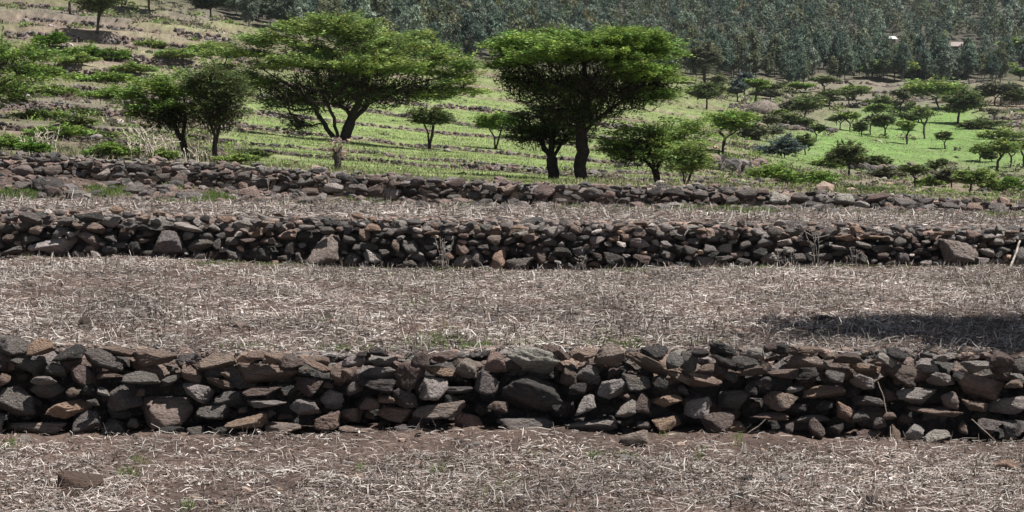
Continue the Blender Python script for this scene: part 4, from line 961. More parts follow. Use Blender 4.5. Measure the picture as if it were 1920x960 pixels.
acacia('small drooping acacia close behind the third wall, rightmost of the row', (1283, 346),
       [(1297, 285, 38, 24, 0), (1285, 305, 36, 20, 0), (1315, 300, 20, 22, 0)], [[(1283, 346), (1282, 325), (1270, 300)], [(1282, 325), (1305, 295)], [(1283, 330), (1287, 290)]],
       n=130, per=40, seed=12, leaf='olive', Y=29, pad=12, leafpx=3.3, tip=.6, trunk=7, cut=-.6)
acacia('leafy acacia whose layered green branches reach in from the left edge of the picture', (-75, 150),
       [(10, 30, 90, 30, 0), (60, 42, 60, 20, 10), (-60, 40, 80, 40, 0), (20, 80, 80, 34, -10), (-10, 115, 60, 30, 0), (70, 72, 40, 22, 0)],
       [[(-75, 150), (-60, 125), (0, 90), (60, 60)], [(-60, 125), (-40, 80), (10, 45)], [(-30, 108), (30, 105), (50, 125)]],
       n=260, per=44, seed=13, leaf='fresh', pad=15, leafpx=3.6, tip=.8, trunk=18, bark=(.05, .042, .036), cut=-.4, Y=46)
# the tree whose shade falls across the right end of the middle field
def shade_tree():
    Y = 11.25; s = Y / F; bx = float(pxof(7.6, Y)); r = np.random.default_rng(77)
    o = thing('acacia_tree', 'acacia beyond the right edge that throws the shadow on the middle field', 'tree', (7.6, Y, float(z_f2(np.array([7.6]), np.array([Y]))[0])))
    LB = [(-1.4, 0, 4.4, 2.1, 1.15, .5), (.6, .1, 4.5, 1.8, 1.2, .5), (-2.6, .3, 4.25, .9, .7, .3), (-.8, .7, 4.3, 1.8, .7, .4), (-1.0, -.7, 4.3, 1.6, .7, .35), (-.2, -.35, 4.45, 2.2, .8, .3)]
    sk = Skel(); sk.line([(0, 0, -.1), (-.05, 0, 1.2), (-.2, 0, 2.2), (-1.1, .1, 3.4), (-2.0, .2, 4.0)], None, 4, r, .02); sk.line([(-.2, 0, 2.2), (.5, .1, 3.4), (.9, .1, 4.2)], None, 4, r, .02)
    T = lobe_points(LB, 620, r, .3, -.5); tips = sk.grow(T, np.zeros(3), r); A = np.array(sk.p)[tips]
    rad = sk.radii(.006); rad = rad * (.16 / rad.max())
    obj('trunk', bark_mesh(sk, rad, r), o); obj('crown', crown_mesh(A, np.array([0, 0, 3.]), r, 40, .26, .085, LEAFCOL['fresh']), o)
shade_tree()

SMALL = [
 # base col,row, crown col, top row, width, style, leaf, label
 (182, 76, 192, -18, 84, 'rnd', 'dull', 'dark many stemmed acacia at the top left by the pink earth plot'),
 (132, 25, 128, -45, 60, 'umb', 'dull', 'slim dark trunked tree cut off by the top edge, left of the many stemmed acacia'),
 (280, 22, 278, -40, 76, 'rnd', 'bright', 'bright yellow green tree at the top edge above the pale grass plot'),
 (395, 37, 394, -22, 66, 'rnd', 'dark', 'very dark dense evergreen tree at the top edge, left of the big double crowned acacia'),
 (455, 34, 455, -12, 70, 'rnd', 'pale', 'pale olive tree at the forest edge just right of the dark evergreen'),
 (228, 14, 228, -30, 50, 'rnd', 'dull', 'green tree at the top edge between the many stemmed acacia and the bright tree'),
 (1354, 288, 1365, 210, 98, 'umb', 'fresh', 'many stemmed flat acacia with wide dark crown, right of the wide layered acacia'),
 (1416, 195, 1418, 143, 42, 'umb', 'fresh', 'small umbrella tree with bright top, beside a bluish round tree before the forest'),
 (1383, 191, 1381, 148, 28, 'rnd', 'blue', 'bluish dark round tree on a thin trunk left of the bright topped umbrella tree'),
 (1445, 185, 1446, 155, 34, 'umb', 'dull', 'little flat tree right of the bright topped umbrella tree'),
 (1492, 176, 1495, 160, 48, 'umb', 'fresh', 'flat green canopy above the grey mound, half sunk behind brush'),
 (1556, 204, 1553, 164, 34, 'umb', 'dull', 'dark flat acacia with one upright trunk above the bright meadow'),
 (1591, 201, 1594, 166, 56, 'vee', 'dull', 'forked acacia with a wide flat crown right of the dark upright one'),
 (1507, 221, 1517, 178, 58, 'rnd', 'dull', 'bushy olive acacia over a dark patch of shade, left of the meadow top'),
 (1540, 207, 1540, 182, 16, 'rnd', 'dull', 'tiny tree beside the bushy olive acacia'),
 (1594, 241, 1594, 201, 34, 'umb', 'olive', 'slender tree casting a long thin shadow on the upper meadow'),
 (1510, 289, 1508, 250, 38, 'rnd', 'dull', 'small crooked tree on the left border of the meadow, right of the blue grey bush'),
 (1592, 331, 1592, 264, 74, 'rnd', 'dull', 'fan shaped acacia with fine branches standing below the bright meadow'),
 (1465, 223, 1462, 200, 30, 'rnd', 'olive', 'low tree in the brush above the blue grey bush'),
 (1761, 206, 1748, 152, 108, 'umb', 'olive', 'broad flat topped acacia with a thick trunk at the head of the meadow'),
 (1688, 211, 1688, 164, 32, 'umb', 'grey', 'thin grey acacia on the grey field left of the broad flat topped one'),
 (1795, 237, 1803, 172, 64, 'rnd', 'dull', 'dense round acacia over a black shadow at the top of the meadow'),
 (1733, 258, 1732, 192, 34, 'bare', 'dull', 'nearly bare tree with upright forked limbs in the middle of the meadow'),
 (1701, 269, 1698, 222, 38, 'umb', 'olive', 'pale slender tree in the meadow left of the bare tree'),
 (1632, 248, 1632, 202, 32, 'bare', 'grey', 'thin leafless looking tree at the upper left of the meadow'),
 (1660, 254, 1659, 203, 46, 'rnd', 'dull', 'dark rounded tree at the upper left of the meadow beside the leafless looking one'),
 (1616, 255, 1614, 227, 22, 'rnd', 'dull', 'very small tree at the left end of the dark rounded tree\'s shadow'),
 (1773, 279, 1768, 243, 34, 'umb', 'dull', 'crooked sapling with a flat tuft alone in the open meadow'),
 (1869, 325, 1872, 258, 62, 'umb', 'olive', 'tall leaning acacia at the lower right of the meadow'),
 (1836, 299, 1842, 266, 38, 'umb', 'olive', 'short leaning acacia just left of the tall leaning one'),
 (1894, 317, 1898, 262, 40, 'vee', 'olive', 'forked acacia just right of the tall leaning one'),
 (1918, 314, 1922, 260, 40, 'umb', 'fresh', 'acacia on the right edge of the picture beside the forked one'),
 (1864, 198, 1868, 155, 62, 'vee', 'grey', 'grey forked acacia left of the long dark wall at the right edge'),
 (1715, 353, 1718, 306, 56, 'umb', 'dull', 'dark topped tree just above the third wall, left of two dense rounded trees'),
 (1785, 358, 1782, 310, 48, 'rnd', 'grey', 'grey twiggy rounded tree just above the third wall'),
 (1817, 363, 1826, 308, 66, 'rnd', 'olive', 'dense yellow green rounded tree just above the third wall near the right'),
 (1864, 226, 1864, 200, 26, 'bare', 'grey', 'small bare tree on the pinkish field near the right edge'),
 (1677, 153, 1678, 116, 72, 'umb', 'olive', 'flat tree in front of the forest beneath a ball shaped bright tree'),
 (1690, 140, 1684, 85, 42, 'rnd', 'bright', 'ball shaped bright green tree standing out of the dark forest edge'),
 (1638, 150, 1631, 126, 60, 'umb', 'bright', 'bright flat green canopy at the forest foot left of the ball shaped tree'),
 (1765, 140, 1766, 116, 48, 'rnd', 'bright', 'bright green bushy tree at the forest foot right of the ball shaped tree'),
 (1817, 143, 1822, 104, 56, 'umb', 'dull', 'flat dull tree at the forest foot with dark bushes under it'),
 (1875, 151, 1876, 117, 48, 'umb', 'olive', 'small umbrella tree with olive top near the right end of the forest foot'),
 (1899, 122, 1899, 75, 46, 'umb', 'olive', 'tall trunked umbrella tree at the right edge before the forest'),
 (1912, 150, 1914, 128, 40, 'umb', 'bright', 'bright low canopy cut off by the right edge below the forest'),
 (1322, 160, 1318, 78, 62, 'rnd', 'grey', 'brownish olive tall tree behind the right side of the big flat topped acacia'),
 (1325, 205, 1325, 150, 70, 'rnd', 'dull', 'olive bushy tree right of the big flat topped acacia, below the brownish one'),
 (1352, 178, 1350, 130, 32, 'rnd', 'pale', 'pale yellowish tree with feathery shoots at the forest edge'),
 (1860, 300, 1858, 282, 26, 'rnd', 'dull', 'low tree between the two leaning acacias'),
 (1700, 245, 1706, 214, 40, 'umb', 'dull', 'small dark tree behind the pale slender one'),
 (1480, 216, 1478, 190, 34, 'rnd', 'grey', 'grey rounded tree left of the bushy olive acacia'), (1575, 238, 1577, 205, 40, 'vee', 'dull', 'forked tree leaning right beside the slender one'),
 (1645, 228, 1646, 196, 42, 'umb', 'olive', 'flat tree just under the grey field above the meadow'), (1722, 232, 1722, 203, 34, 'rnd', 'olive', 'small rounded tree between the bare tree and the grey field'),
 (1600, 190, 1602, 160, 48, 'umb', 'olive', 'flat tree behind the forked acacia, touching the grey field'), (1395, 238, 1397, 205, 44, 'rnd', 'dull', 'dull rounded tree behind the many stemmed flat acacia'),
 (1440, 246, 1442, 212, 40, 'umb', 'grey', 'grey flat tree above the grey green brush'), (1545, 176, 1547, 148, 44, 'umb', 'dull', 'flat tree at the forest foot above the dark upright acacia'),
 (1845, 196, 1840, 166, 46, 'umb', 'olive', 'flat layered tree behind the dense round acacia'), (1905, 200, 1905, 168, 40, 'rnd', 'dull', 'rounded tree above the right end of the long dark wall'),
 (1650, 322, 1654, 290, 44, 'rnd', 'dull', 'low rounded tree under the meadow, right of the fan shaped acacia'), (1760, 338, 1756, 300, 40, 'vee', 'dull', 'thin forked tree between the dark topped tree and the grey twiggy one'),
 (1530, 262, 1532, 236, 30, 'umb', 'dull', 'tiny flat tree on the upper left border of the meadow'), (1395, 180, 1396, 128, 40, 'rnd', 'blue', 'bluish tree at the forest edge beside the pale feathery one'),
 (1745, 178, 1720, 150, 36, 'umb', 'fresh', 'flat green tree joined to the left of the broad flat topped acacia'),
]
for k, (bx, by, cx, tp, wd, st, lf, lb) in enumerate(SMALL):
    tree_small(bx, by, cx, tp, wd, st, lb, 'small acacias of the far slope' if bx > 1340 else 'trees at the top of the left slope', k, lf, n=(150 if wd > 60 else None), per=36 if bx < 700 or wd > 60 else 30)
SHRUB = [
 # base col,row, width, height, leaf, label
 (1481, 349, 112, 50, 'fresh', 'broad spreading green bush just above the third wall, right of the reddish plots'),
 (1468, 301, 56, 50, 'blue', 'blue grey rounded bush left of the bright meadow'),
 (1898, 362, 50, 34, 'bright', 'fresh green bush above the third wall at the right edge'),
 (1866, 360, 40, 30, 'olive', 'olive bush between the yellow green tree and the bush at the right edge'),
 (1664, 335, 50, 24, 'grey', 'grey brown bush under the bright meadow'),
 (1833, 246, 56, 22, 'dull', 'low wide bush right of the dense round acacia'),
 (1872, 262, 60, 22, 'olive', 'low bush above the tall leaning acacia'),
 (1625, 312, 44, 18, 'dull', 'low bush right of the fan shaped acacia'),
 (1553, 316, 40, 24, 'olive', 'low bush left of the fan shaped acacia'),
 (1745, 350, 44, 22, 'olive', 'low green bush between two trees above the third wall'),
 (1420, 262, 60, 34, 'grey', 'grey green brush behind the many stemmed flat acacia'),
 (1480, 240, 60, 26, 'dull', 'dark brush above the blue grey bush'),
 (1435, 178, 40, 16, 'grey', 'grey bush by the mound before the forest'),
 (1525, 196, 56, 20, 'dull', 'wide low bush before the grey mound\'s right side'),
 (1650, 200, 40, 18, 'dull', 'low bush on the grey field above the meadow'),
 (1800, 195, 60, 26, 'olive', 'layered bush behind the dense round acacia'),
 (1790, 145, 46, 26, 'dark', 'dark bush under the flat dull tree at the forest foot'),
 (1720, 150, 44, 24, 'dark', 'dark bush under the ball shaped bright tree'),
 (1610, 362, 60, 14, 'dull', 'low straggling bush on the top of the third wall, right part'),
 (96, 96, 46, 26, 'bright', 'fresh green bush below the reaching branches at the left edge'),
 (170, 104, 92, 30, 'bright', 'long fresh green bush below the many stemmed acacia'),
 (212, 103, 34, 26, 'dull', 'darker bush at the right end of the long fresh green bush'),
 (283, 84, 32, 16, 'olive', 'small olive bush below the pink earth plot'),
 (383, 106, 44, 34, 'fresh', 'green bush against the left side of the double crowned acacia'),
 (145, 130, 44, 24, 'olive', 'upright olive weeds below the long fresh green bush'),
 (182, 157, 96, 24, 'fresh', 'wide fresh green bush left of the dark leaning acacia, upper of two'),
 (88, 145, 54, 20, 'fresh', 'green bush below the branches at the left, on the second grassy ledge'),
 (200, 190, 74, 28, 'fresh', 'wide fresh green bush left of the dark leaning acacia, lower of two'),
 (30, 176, 44, 22, 'olive', 'rounded green bush near the left edge above the reddish rubble'),
 (100, 176, 70, 20, 'olive', 'low olive bush above the reddish rubble line on the left slope'),
 (78, 226, 72, 22, 'olive', 'low olive bush on the ledge under the reddish rubble line'),
 (146, 236, 46, 18, 'dull', 'small dull bush right of the low olive one'),
 (110, 262, 76, 26, 'fresh', 'slanting fresh green bush above the pale boulder'),
 (28, 284, 62, 28, 'fresh', 'green bush by the left edge just above the third wall'),
 (66, 290, 44, 34, 'bright', 'taller leafy bush right of the one at the left edge'),
 (212, 297, 80, 30, 'fresh', 'bright rounded bush on top of the third wall at left'),
 (190, 262, 42, 18, 'dull', 'dull bush behind the pale pointed boulder'),
 (308, 302, 32, 20, 'olive', 'small bush among the pale dry stalks'),
 (442, 309, 52, 18, 'olive', 'low bush on the third wall right of the slender acacia'),
 (470, 295, 44, 16, 'dull', 'low dark bush behind the slender acacia'),
 (150, 212, 60, 16, 'dull', 'low dull bush just under the reddish rubble line'),
 (250, 140, 60, 18, 'olive', 'olive bush above the upper of two wide bushes'),
 (330, 118, 50, 18, 'olive', 'pale olive bush in the rough turf below the pink earth plot'),
]
for k, (bx, by, wd, hg, lf, lb) in enumerate(SHRUB):
    r = np.random.default_rng(900 + k)
    acacia(lb, (bx, by), [(bx + r.uniform(-.2, .2) * wd, by - hg * .45, wd * .3, hg * .5)] + [(bx + wd * q + r.normal(0, .06) * wd, by - hg * r.uniform(.2, .45), wd * r.uniform(.14, .26), hg * r.uniform(.2, .42)) for q in (-.5, -.3, -.1, .12, .3, .5)],
           [[(bx, by), (bx - wd * .1, by - hg * .3)], [(bx, by), (bx + wd * .12, by - hg * .3)]], 'low bushes on the slopes', int(90 + wd * 1.2), 30, 900 + k, lf, 'shrub', 'shrub',
           pad=8 if wd > 60 else 6.5, leafpx=3.0, tip=.35, trunk=2.5, cut=-.25, flat=.6, shell=.4, var=.28, part=('stems', 'foliage'))

def brush():
    """low scrub nobody could count, in drifts over the slopes"""
    r = np.random.default_rng(98); Vs, Cs = [], []
    n = 7500; px = r.uniform(-150, 2070, n); Y = np.exp(r.uniform(math.log(28), math.log(235), n)); x = (px - 960) * Y / (F * cT)
    z = hill(x, Y); c0 = hillcol(x, Y, px, z); lush = (c0[:, 1] - c0[:, 0]) / c0.sum(1) > .07
    cl = fbm(x * .12, Y * .12, 99, 3)
    mid = (px > 470) & (px < 1330)
    pr = np.clip((cl - .40) * 6, 0, 1) * np.where(lush, .05, .95) * np.where(mid, .10, 1) * np.where(px < 470, .8, 1)
    edge = (px > 1290) & (Y > 196) & (Y < 262); pr = np.where(edge, np.maximum(pr, .7), pr)
    for k in np.nonzero(r.random(n) < pr)[0]:
        s = Y[k] / F; w_ = r.gamma(3, 5) * s + 5 * s; h = w_ * r.uniform(.25, .5); m = int(24 + min(w_ / s, 40))
        d = r.normal(size=(m, 3)); d /= np.linalg.norm(d, axis=1)[:, None]; d[:, 2] = np.abs(d[:, 2])
        C = np.array([x[k], Y[k], z[k]]) + d * np.array([w_ * .6, w_ * .5, h]) * r.uniform(.5, 1.1, (m, 1))
        V, _f = leaf_quads(C, d, 5.2 * s, .35, r, .5); Vs.append(V)
        col = np.array([LEAFCOL['olive'], LEAFCOL['dull'], LEAFCOL['grey'], (.10, .09, .065), (.16, .13, .10), LEAFCOL['fresh']][r.integers(6)])
        Cs.append(np.repeat(col * r.uniform(.7, 1.3, (m, 1)), 4, 0))
    V = np.vstack(Vs)
    o = obj('scrub', mesh_np('scrub', V, np.arange(len(V)).reshape(-1, 4), M_LEAF, col=np.vstack(Cs))); tag(o, 'low olive and brown scrub in drifts over the slopes', 'scrub', kind='stuff')
brush()
# ------------------------------------------------------------------ eucalyptus forest
def euc_variant(seed, clumps, per, H=1.0, tint=0):
    """unit-height tree: (trunk V,F), (crown V,F,C)"""
    r = np.random.default_rng(seed)
    wdt = r.uniform(.27, .37); z0 = r.uniform(.10, .22)
    T = []
    while len(T) < clumps:
        d = r.normal(size=3); d /= np.linalg.norm(d); q = d * r.uniform(.55, 1)
        zz = (q[2] + 1) / 2
        rr = (1 - zz * .55) if zz > .3 else (.5 + zz * 1.2)
        p = np.array([q[0] * wdt * rr, q[1] * wdt * rr, z0 + zz * (1 - z0)])
        lump = mnoise.noise(Vector((p[0] * 6 + seed, p[1] * 6, p[2] * 5)))
        if lump < -.22: continue
        T.append(p)
    T = np.array(T); idx = np.repeat(np.arange(clumps), per); m = len(idx)
    C = T[idx] + r.normal(0, .028, (m, 3))
    out = np.stack([T[idx][:, 0], T[idx][:, 1], np.full(m, -.12)], 1); out /= np.linalg.norm(out, axis=1)[:, None]
    V, Fc = leaf_quads(C, out * .8 + np.array([[0, 0, -.1]]), .048 * (1.0 if clumps > 50 else 1.5), .1, r, .5, .45)
    base = np.array([(.085, .128, .092), (.055, .088, .068), (.10, .135, .088), (.11, .128, .07), (.145, .185, .14)][tint % 5])
    cc = base * ((1 + r.normal(0, .26, clumps))[idx] * r.uniform(.75, 1.3, m))[:, None]
    sk = Skel(); sk.line([(0, 0, -.06), (.01, .0, .3), (-.01, .01, .62), (0, 0, .9)], None, 2, r, .02)
    for t in T[r.choice(clumps, 10, replace=False)]:
        sk.line([(0, 0, max(.2, t[2] - .2)), t], None, 1)
    p = np.array(sk.p); par = np.array(sk.par); i = np.nonzero(par >= 0)[0]
    rad = np.where(np.abs(p[i][:, :2]).max(1) < .03, .014 * (1.05 - p[i][:, 2]), .004)
    tv, tf = tubes(p[par[i]], p[i], rad * 1.1, rad, 5)
    return (tv, tf), (V, Fc, np.repeat(np.clip(cc, .01, .5), 4, 0))
EV = []
for k in range(12):
    (tv, tf), (V, Fc, cc) = euc_variant(1000 + k, 110, 26, tint=k)
    tm = mesh_np('trunk', tv, tf, M_BARK, col=np.tile((.20, .18, .16), (len(tv), 1)) * RNG.uniform(.7, 1.2, (len(tv), 1)), smooth=True)
    EV.append((tm, mesh_np('crown', V, Fc, M_EUC, col=cc)))
EL = [euc_variant(1100 + k, 44, 10, tint=k)[1] for k in range(10)]
CLEAR = [(1670, 80, 15, 52), (1799, 92, 27, 52), (1640, 112, 18, 16), (1745, 108, 24, 16), (1480, 105, 16, 14), (1860, 122, 20, 16)]      # gaps where roofs and pale ground show
def forest():
    r = np.random.default_rng(31)
    pts = []
    y = 197.0
    while y < 445:
        sx = 3.7; x = -.62 * y
        while x < .62 * y:
            xx = x + r.normal(0, 1.1); yy = y + r.normal(0, 1.6); x += sx * r.uniform(.75, 1.25)
            p = float(pxof(xx, yy))
            if yy < float(FOREST_Y(p)) + 38 * (float(vnoise(np.array([xx * .06]), np.array([yy * .06]), 5)[0]) - .5): continue
            if float(fbm(np.array([xx * .03]), np.array([yy * .04]), 6, 3)[0]) < (.28 if 1320 < p < 1600 else .15) and p > 1250: continue
            pts.append((xx, yy, p))
        y += 5.0
    pts = np.array(pts); z = hill(pts[:, 0], pts[:, 1])
    d = pts[:, 1] * cT - (z - CH) * sT; py = 480 - F * ((z - CH) * cT + pts[:, 1] * sT) / d
    ok = np.ones(len(pts), bool)
    for cx, cy, rad, dn in CLEAR:
        ok &= ~((np.abs(pts[:, 2] - cx) < rad) & (py > cy - 6) & (py < cy + dn))
    pts, z, py = pts[ok], z[ok], py[ok]
    hgt = r.uniform(3.9, 8.2, len(pts)) * (1 + .5 * (fbm(pts[:, 0] * .05, pts[:, 1] * .05, 8, 3) - .5))
    vis = (pts[:, 2] > -10) & (pts[:, 2] < 1930) & (py > -5) & (py - hgt * F / pts[:, 1] < 900)
    # nearest ones in view become trees of their own, spread by nearness
    hidden = ((pts[:, 2] > 420) & (pts[:, 2] < 870) & (py > 62)) | ((pts[:, 2] > 930) & (pts[:, 2] < 1290) & (py > 85)) | (pts[:, 2] < 380)
    order = np.argsort(np.where(vis & ~hidden, pts[:, 1], 1e9))[:290]
    own = np.zeros(len(pts), bool); own[order] = True
    for k in order:
        tm, cm = EV[r.integers(len(EV))]
        t = thing('eucalyptus_tree', 'blue green eucalyptus crowded among others at the front of the forest', 'tree', (pts[k, 0], pts[k, 1], z[k]), 'eucalyptus trees of the forest front')
        t.rotation_euler = (0, 0, r.uniform(0, 6.28)); h = hgt[k]; wv = (h * .5 + 3.2) * r.uniform(.75, 1.3); t.scale = (wv, wv, h)
        obj('trunk', tm, t); obj('crown', cm, t)
    Vs, Fs, Cs, off = [], [], [], 0
    for k in np.nonzero(~own)[0]:
        if pts[k, 1] > 300 and not (-120 < pts[k, 2] < 2040): continue
        V, Fc, cc = EL[r.integers(len(EL))]
        a = r.uniform(0, 6.28); h = hgt[k]; w_ = (h * .5 + 3.2) * r.uniform(.75, 1.3)
        X = (V[:, 0] * math.cos(a) - V[:, 1] * math.sin(a)) * w_; Yv = (V[:, 0] * math.sin(a) + V[:, 1] * math.cos(a)) * w_
        Vs.append(np.stack([X + pts[k, 0], Yv + pts[k, 1], V[:, 2] * h + z[k]], 1)); Fs.append(Fc + off); off += len(V); Cs.append(cc * r.uniform(.65, 1.3) * (np.array([1.25, 1.12, .7]) if r.random() < .06 else np.array([1.2, .95, .8]) if r.random() < .08 else 1))
    o = obj('forest', mesh_np('forest', np.vstack(Vs), np.vstack(Fs), M_EUC, col=np.vstack(Cs)))
    tag(o, 'blue green eucalyptus forest covering the far hillside', 'forest', kind='stuff')
forest()

# ------------------------------------------------------------------ houses, wall, mound, stump, pole, dry weeds
def box(c, s, yaw=0.0, roll=0.0):
    V = np.array([[x, y, z] for z in (-.5, .5) for y in (-.5, .5) for x in (-.5, .5)]) * np.array(s)
    a, b = math.cos(roll), math.sin(roll); V = np.stack([V[:, 0] * a + V[:, 2] * b, V[:, 1], -V[:, 0] * b + V[:, 2] * a], 1)
    a, b = math.cos(yaw), math.sin(yaw); V = np.stack([V[:, 0] * a - V[:, 1] * b, V[:, 0] * b + V[:, 1] * a, V[:, 2]], 1)
    return V + np.array(c), np.array([[0, 2, 3, 1], [4, 5, 7, 6], [0, 1, 5, 4], [2, 6, 7, 3], [0, 4, 6, 2], [1, 3, 7, 5]])
def boxes(name, lst, col, parent, mat=None):
    Vs, Fs, off = [], [], 0
    for b in lst:
        V, Fc = box(*b); Vs.append(V); Fs.append(Fc + off); off += len(V)
    V = np.vstack(Vs)
    return obj(name, mesh_np(name, V, np.vstack(Fs), mat or M_PLAIN, col=np.tile(col, (len(V), 1))), parent)
def house(px, py, label, W, Dp, Hw, roofcol, wallcol, rise, yaw):
    x, Y, z = hit(px, py, hill, 200, 600)
    t = thing('farmhouse', label, 'house', (x, Y, z)); t.rotation_euler = (0, 0, yaw)
    th = .12
    boxes('wall', [((0, -Dp / 2, Hw / 2 - .2), (W, th, Hw + .4)), ((0, Dp / 2, Hw / 2 - .2), (W, th, Hw + .4)), ((-W / 2 + th / 2, 0, Hw / 2 - .2), (th, Dp - th - .01, Hw + .4)), ((W / 2 - th / 2, 0, Hw / 2 - .2), (th, Dp - th - .01, Hw + .4))], wallcol, t)
    boxes('door', [((-.15 * W, -Dp / 2 - .075, Hw * .38), (W * .2, .04, Hw * .76))], (.10, .085, .07), t)
    boxes('window', [((.22 * W, -Dp / 2 - .075, Hw * .55), (W * .16, .04, Hw * .3))], (.05, .05, .05), t)
    a = math.atan2(rise, Dp / 2)
    ov = .35
    V = np.array([[-W / 2 - ov, -Dp / 2 - ov, Hw - ov * rise / (Dp / 2)], [W / 2 + ov, -Dp / 2 - ov, Hw - ov * rise / (Dp / 2)], [W / 2 + ov, 0, Hw + rise], [-W / 2 - ov, 0, Hw + rise], [W / 2 + ov, Dp / 2 + ov, Hw - ov * rise / (Dp / 2)], [-W / 2 - ov, Dp / 2 + ov, Hw - ov * rise / (Dp / 2)]])
    V = np.vstack([V + [0, 0, .02], V + [0, 0, .09]])
    Fc = np.array([[6, 7, 8, 9], [9, 8, 10, 11], [0, 3, 2, 1], [3, 5, 4, 2], [0, 1, 7, 6], [5, 11, 10, 4], [0, 6, 9, 3], [3, 9, 11, 5], [1, 2, 8, 7], [2, 4, 10, 8]])
    obj('roof', mesh_np('roof', V, Fc, M_PLAIN, col=np.tile(roofcol, (12, 1))), t)
house(1670, 82, 'small white roofed house among the forest trees at upper right', 1.6, 1.6, 1.0, (.62, .62, .61), (.30, .25, .21), .45, .25)
house(1797, 94, 'long low farmhouse with a pinkish grey tin roof in the forest at the right', 4.4, 3.4, 1.3, (.25, .21, .20), (.10, .085, .075), .9, -.12)
def dark_wall():
    r = np.random.default_rng(60)
    xa, Ya, za = hit(1880, 196, hill, 80, 400); s = Ya / F
    t = thing('retaining_wall', 'long dark stone retaining wall at the right edge above the pinkish fields', 'stone wall', (xa, Ya, za))
    W = 95 * s; H = 13 * s
    items = []
    nx = int(W / (4.2 * s)); nz = 4
    for i in range(nx):
        for j in range(nz):
            items.append(((-1.2 * s + i * 4.2 * s - 3 * s + r.normal(0, .4 * s), r.normal(0, .06), (j + .35) * H / nz), 5 * s * r.uniform(.8, 1.2), .5, H / nz * 1.15, r.normal(0, 6), r.uniform(0, 6), jit('d', r)))
    o = rubble('rubble_stones', items, ROCK_TINY, M_RUB, t); o['kind'] = 'stuff'
    boxes('copings', [((W / 2 - 6 * s, .25, H + .05), (W, .7, .14), 0, 0)], (.09, .085, .08), t)
dark_wall()
def mound():
    x, Y, z = hit(1432, 211, hill, 80, 400); s = Y / F
    t = thing('earth_mound', 'grey brown rounded heap of earth and stubble left of the meadow', 'mound', (x, Y, z))
    D, Fc = ICO[3]; V = D * np.array([31, 24, 23]) * s
    V[:, 2] = np.where(V[:, 2] < 0, V[:, 2] * .3, V[:, 2]); V *= (1 + .12 * np.array([mnoise.fractal(Vector(d * 2.2), .8, 2, 4) for d in D]))[:, None]
    obj('heap', mesh_np('heap', V, Fc, M_HILL, col=np.tile((.17, .145, .125), (len(V), 1)), smooth=True), t)
    r = np.random.default_rng(3); n = 900; k = r.integers(0, len(V), n); C = V[k] + r.normal(0, .06, (n, 3))
    Vq, Fq = leaf_quads(C, D[k], 3.2 * s, .2, r, .3)
    o = obj('dry_stalks', mesh_np('dry_stalks', Vq, Fq, M_STRAW, col=np.repeat(np.array([(.24, .20, .17)]) * r.uniform(.6, 1.4, (n, 1)), 4, 0)), t); o['kind'] = 'stuff'
mound()
def stump():
    r = np.random.default_rng(44)
    Y = 26.2; x = float(xpx(632, 318, Y)); z = float(hill(np.array([x]), np.array([Y]))[0]); s = Y / F
    t = thing('tree_stump', 'short dark tree stump topped by pale dry leaves, on the third wall left of centre', 'stump', (x, Y, z))
    sk = Skel(); sk.line([(0, 0, -.1), (.02, 0, 14 * s), (0, .0, 30 * s)], None, 4, r, .03); sk.line([(0, 0, 24 * s), (8 * s, 0, 42 * s)], None, 3, r, .03); sk.line([(0, 0, 22 * s), (-7 * s, 0, 40 * s)], None, 3, r, .03)
    rad = np.full(len(sk.p), 6.5 * s); p = np.array(sk.p); rad = np.where(p[:, 2] > 31 * s, 2 * s, 6.5 * s)
    obj('trunk', bark_mesh(sk, rad, r, (.10, .085, .075)), t)
    T = np.stack([r.normal(0, 10 * s, 60), r.normal(0, 8 * s, 60), r.uniform(24 * s, 60 * s, 60)], 1)
    o = obj('dry_leaves', crown_mesh(T, np.array([0, 0, .2]), r, 10, 4 * s, 4.5 * s, (.42, .33, .28), .3), t)
stump()
def pole():
    Y = D2 - .35; r = np.random.default_rng(45)
    a = P(1893, 500, Y - .15); b = P(1912, 452, Y + .3)
    t = thing('wooden_pole', 'pale wooden pole leaning against the second wall by the right edge', 'pole', a)
    sk = Skel(); sk.line([(0, 0, -.02), tuple((b - a) * .5 + np.array([.01, 0, .0])), tuple(b - a)], None, 4, r, .01)
    obj('shaft', bark_mesh(sk, np.full(len(sk.p), .016), r, (.33, .29, .26)), t)
pole()
def weeds(name, label, cat, px, py, Y, zf, n, hpx, spread, col, seed, wpx=1.2, lean=.25, group=None, twigs=2):
    r = np.random.default_rng(seed); s = Y / F
    x = float(xpx(px, py, Y)); z = float(zpy(py, Y)) if zf is None else float(zf(np.array([x]), np.array([Y]))[0])
    t = thing(name, label, cat, (x, Y, z), group); sk = Skel()
    for k in range(n):
        bx = r.normal(0, spread * s); by = r.normal(0, spread * s * .4); h = hpx * s * r.uniform(.5, 1.1); lx = r.normal(0, lean) * h; ly = r.normal(0, lean * .5) * h
        e = sk.line([(bx, by, -.05), (bx + lx * .35, by + ly * .4, h * .55), (bx + lx, by + ly, h)], None, 3, r, .03)
        for q in range(twigs):
            f = r.uniform(.4, .9); o3 = np.array([bx + lx * f * f, by + ly * f * f, h * f]); sk.line([o3, o3 + np.array([r.normal(0, .16) * h, r.normal(0, .08) * h, r.uniform(.02, .2) * h])], None, 2, r, .05)
    o = obj('stems', bark_mesh(sk, np.full(len(sk.p), wpx * s * .5), r, col, thick=9), t)
    if n > 4: o['kind'] = 'stuff'
    return t
PALE = (.52, .47, .39); GREYT = (.24, .22, .20)
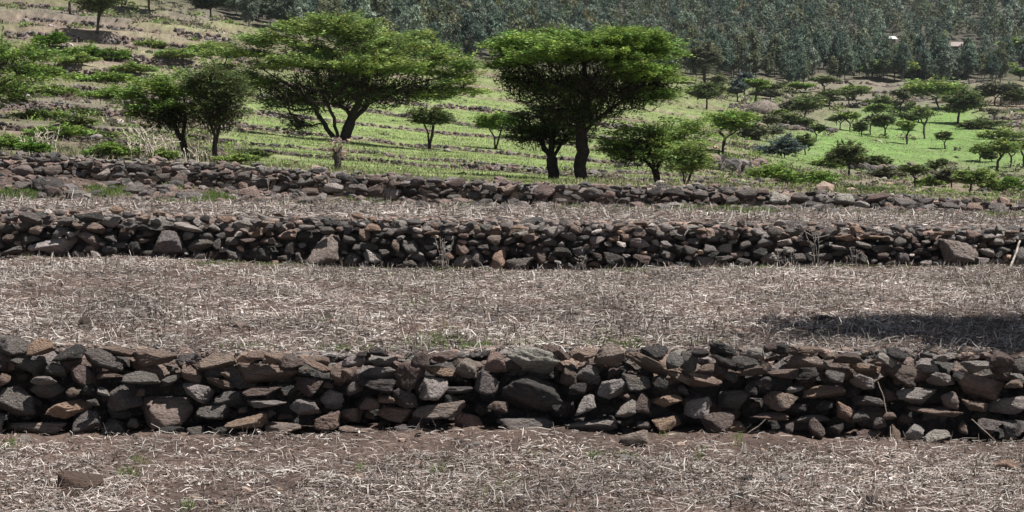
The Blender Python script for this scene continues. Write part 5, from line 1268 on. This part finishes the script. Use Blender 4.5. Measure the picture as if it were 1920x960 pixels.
for a in [('pale dry stalks standing on the third wall at the far left', 82, 298, 26.0, 16, 52, 12, 5), ('tall pale dry stalks on the third wall left of the dark leaning acacia', 268, 303, 25.9, 20, 60, 16, 6),
          ('pale bent stalks at the foot of the dark leaning acacia', 312, 308, 26.0, 18, 48, 16, 7), ('pale sprawling dry stalks between the two acacias on the left', 368, 308, 26.1, 16, 26, 12, 8),
          ('sparse dry stalks above the broken end of the third wall', 58, 296, 26.4, 10, 34, 6, 9)]:
    weeds('dry_weed', a[0], 'dry weeds', a[1], a[2], a[3], hill, a[4], a[5], a[6], PALE, a[7], 1.4, .3, 'pale dry weeds on the third wall')
for a in [('grey dead weed hanging on the second wall, left of the upright brown stone', 833, 498, D2 - .12, 9, 62, 5, 21), ('thin grey dead stalk against the second wall in the right half', 1534, 500, D2 - .12, 6, 84, 5, 22),
          ('twisted dead twigs on the second wall right of centre', 1095, 500, D2 - .12, 8, 40, 5, 23), ('dead forked stalk before the second wall left of the pale stalk', 1466, 500, D2 - .14, 6, 40, 16, 24),
          ('dry twig at the foot of the second wall right of the thin grey stalk', 1596, 500, D2 - .14, 5, 34, 6, 25)]:
    weeds('dead_weed', a[0], 'dry weeds', a[1], a[2], a[3], z_f2, a[4], a[5], a[6], GREYT, a[7], 1.3, .16, 'dead weeds against the second wall')
for a in [('dry straight stick lying against the nearest wall near its right end', 1838, 826, [(1822, 786), (1880, 838)]), ('pale straw stalk poking out of the nearest wall in the right half', 1655, 770, [(1646, 716), (1662, 774)]),
          ('short dead stick leaning at the foot of the nearest wall', 1415, 805, [(1402, 812), (1436, 786)])]:
    p0 = P(*a[3][0], D1 - .12); p1 = P(*a[3][1], D1 - .16)
    t = thing('dry_stick', a[0], 'stick', p1); r = np.random.default_rng(a[1]); sk = Skel(); sk.line([(0, 0, 0), tuple((p0 - p1) * .5 + r.normal(0, .008, 3)), tuple(p0 - p1)], None, 3, r, .01)
    obj('shaft', bark_mesh(sk, np.full(len(sk.p), .0042), r, (.26, .225, .195)), t)
for a in [(1028, 858, 26, 'first'), (553, 900, 40, ''), (790, 865, 44, ''), (1238, 855, 40, ''), (960, 842, 24, '')]: pass

def haze():
    V, Fc = box((0, 330, 60), (900, 800, 260))
    m = bpy.data.materials.new('haze'); m.use_nodes = True; n = m.node_tree.nodes; n.remove(n['Principled BSDF'])
    pv = n.new('ShaderNodeVolumePrincipled'); pv.inputs['Color'].default_value = (.86, .93, 1, 1); pv.inputs['Density'].default_value = HAZE; pv.inputs['Anisotropy'].default_value = .3
    m.node_tree.links.new(pv.outputs[0], n['Material Output'].inputs['Volume'])
    zlo = -8.0
    V[:, 2] = np.where(V[:, 2] < 0, zlo, 190.0)
    o = obj('haze', mesh_np('haze', V, Fc, m)); tag(o, 'thin bluish air over the whole valley', 'haze', kind='stuff')
HAZE = .0001
haze()
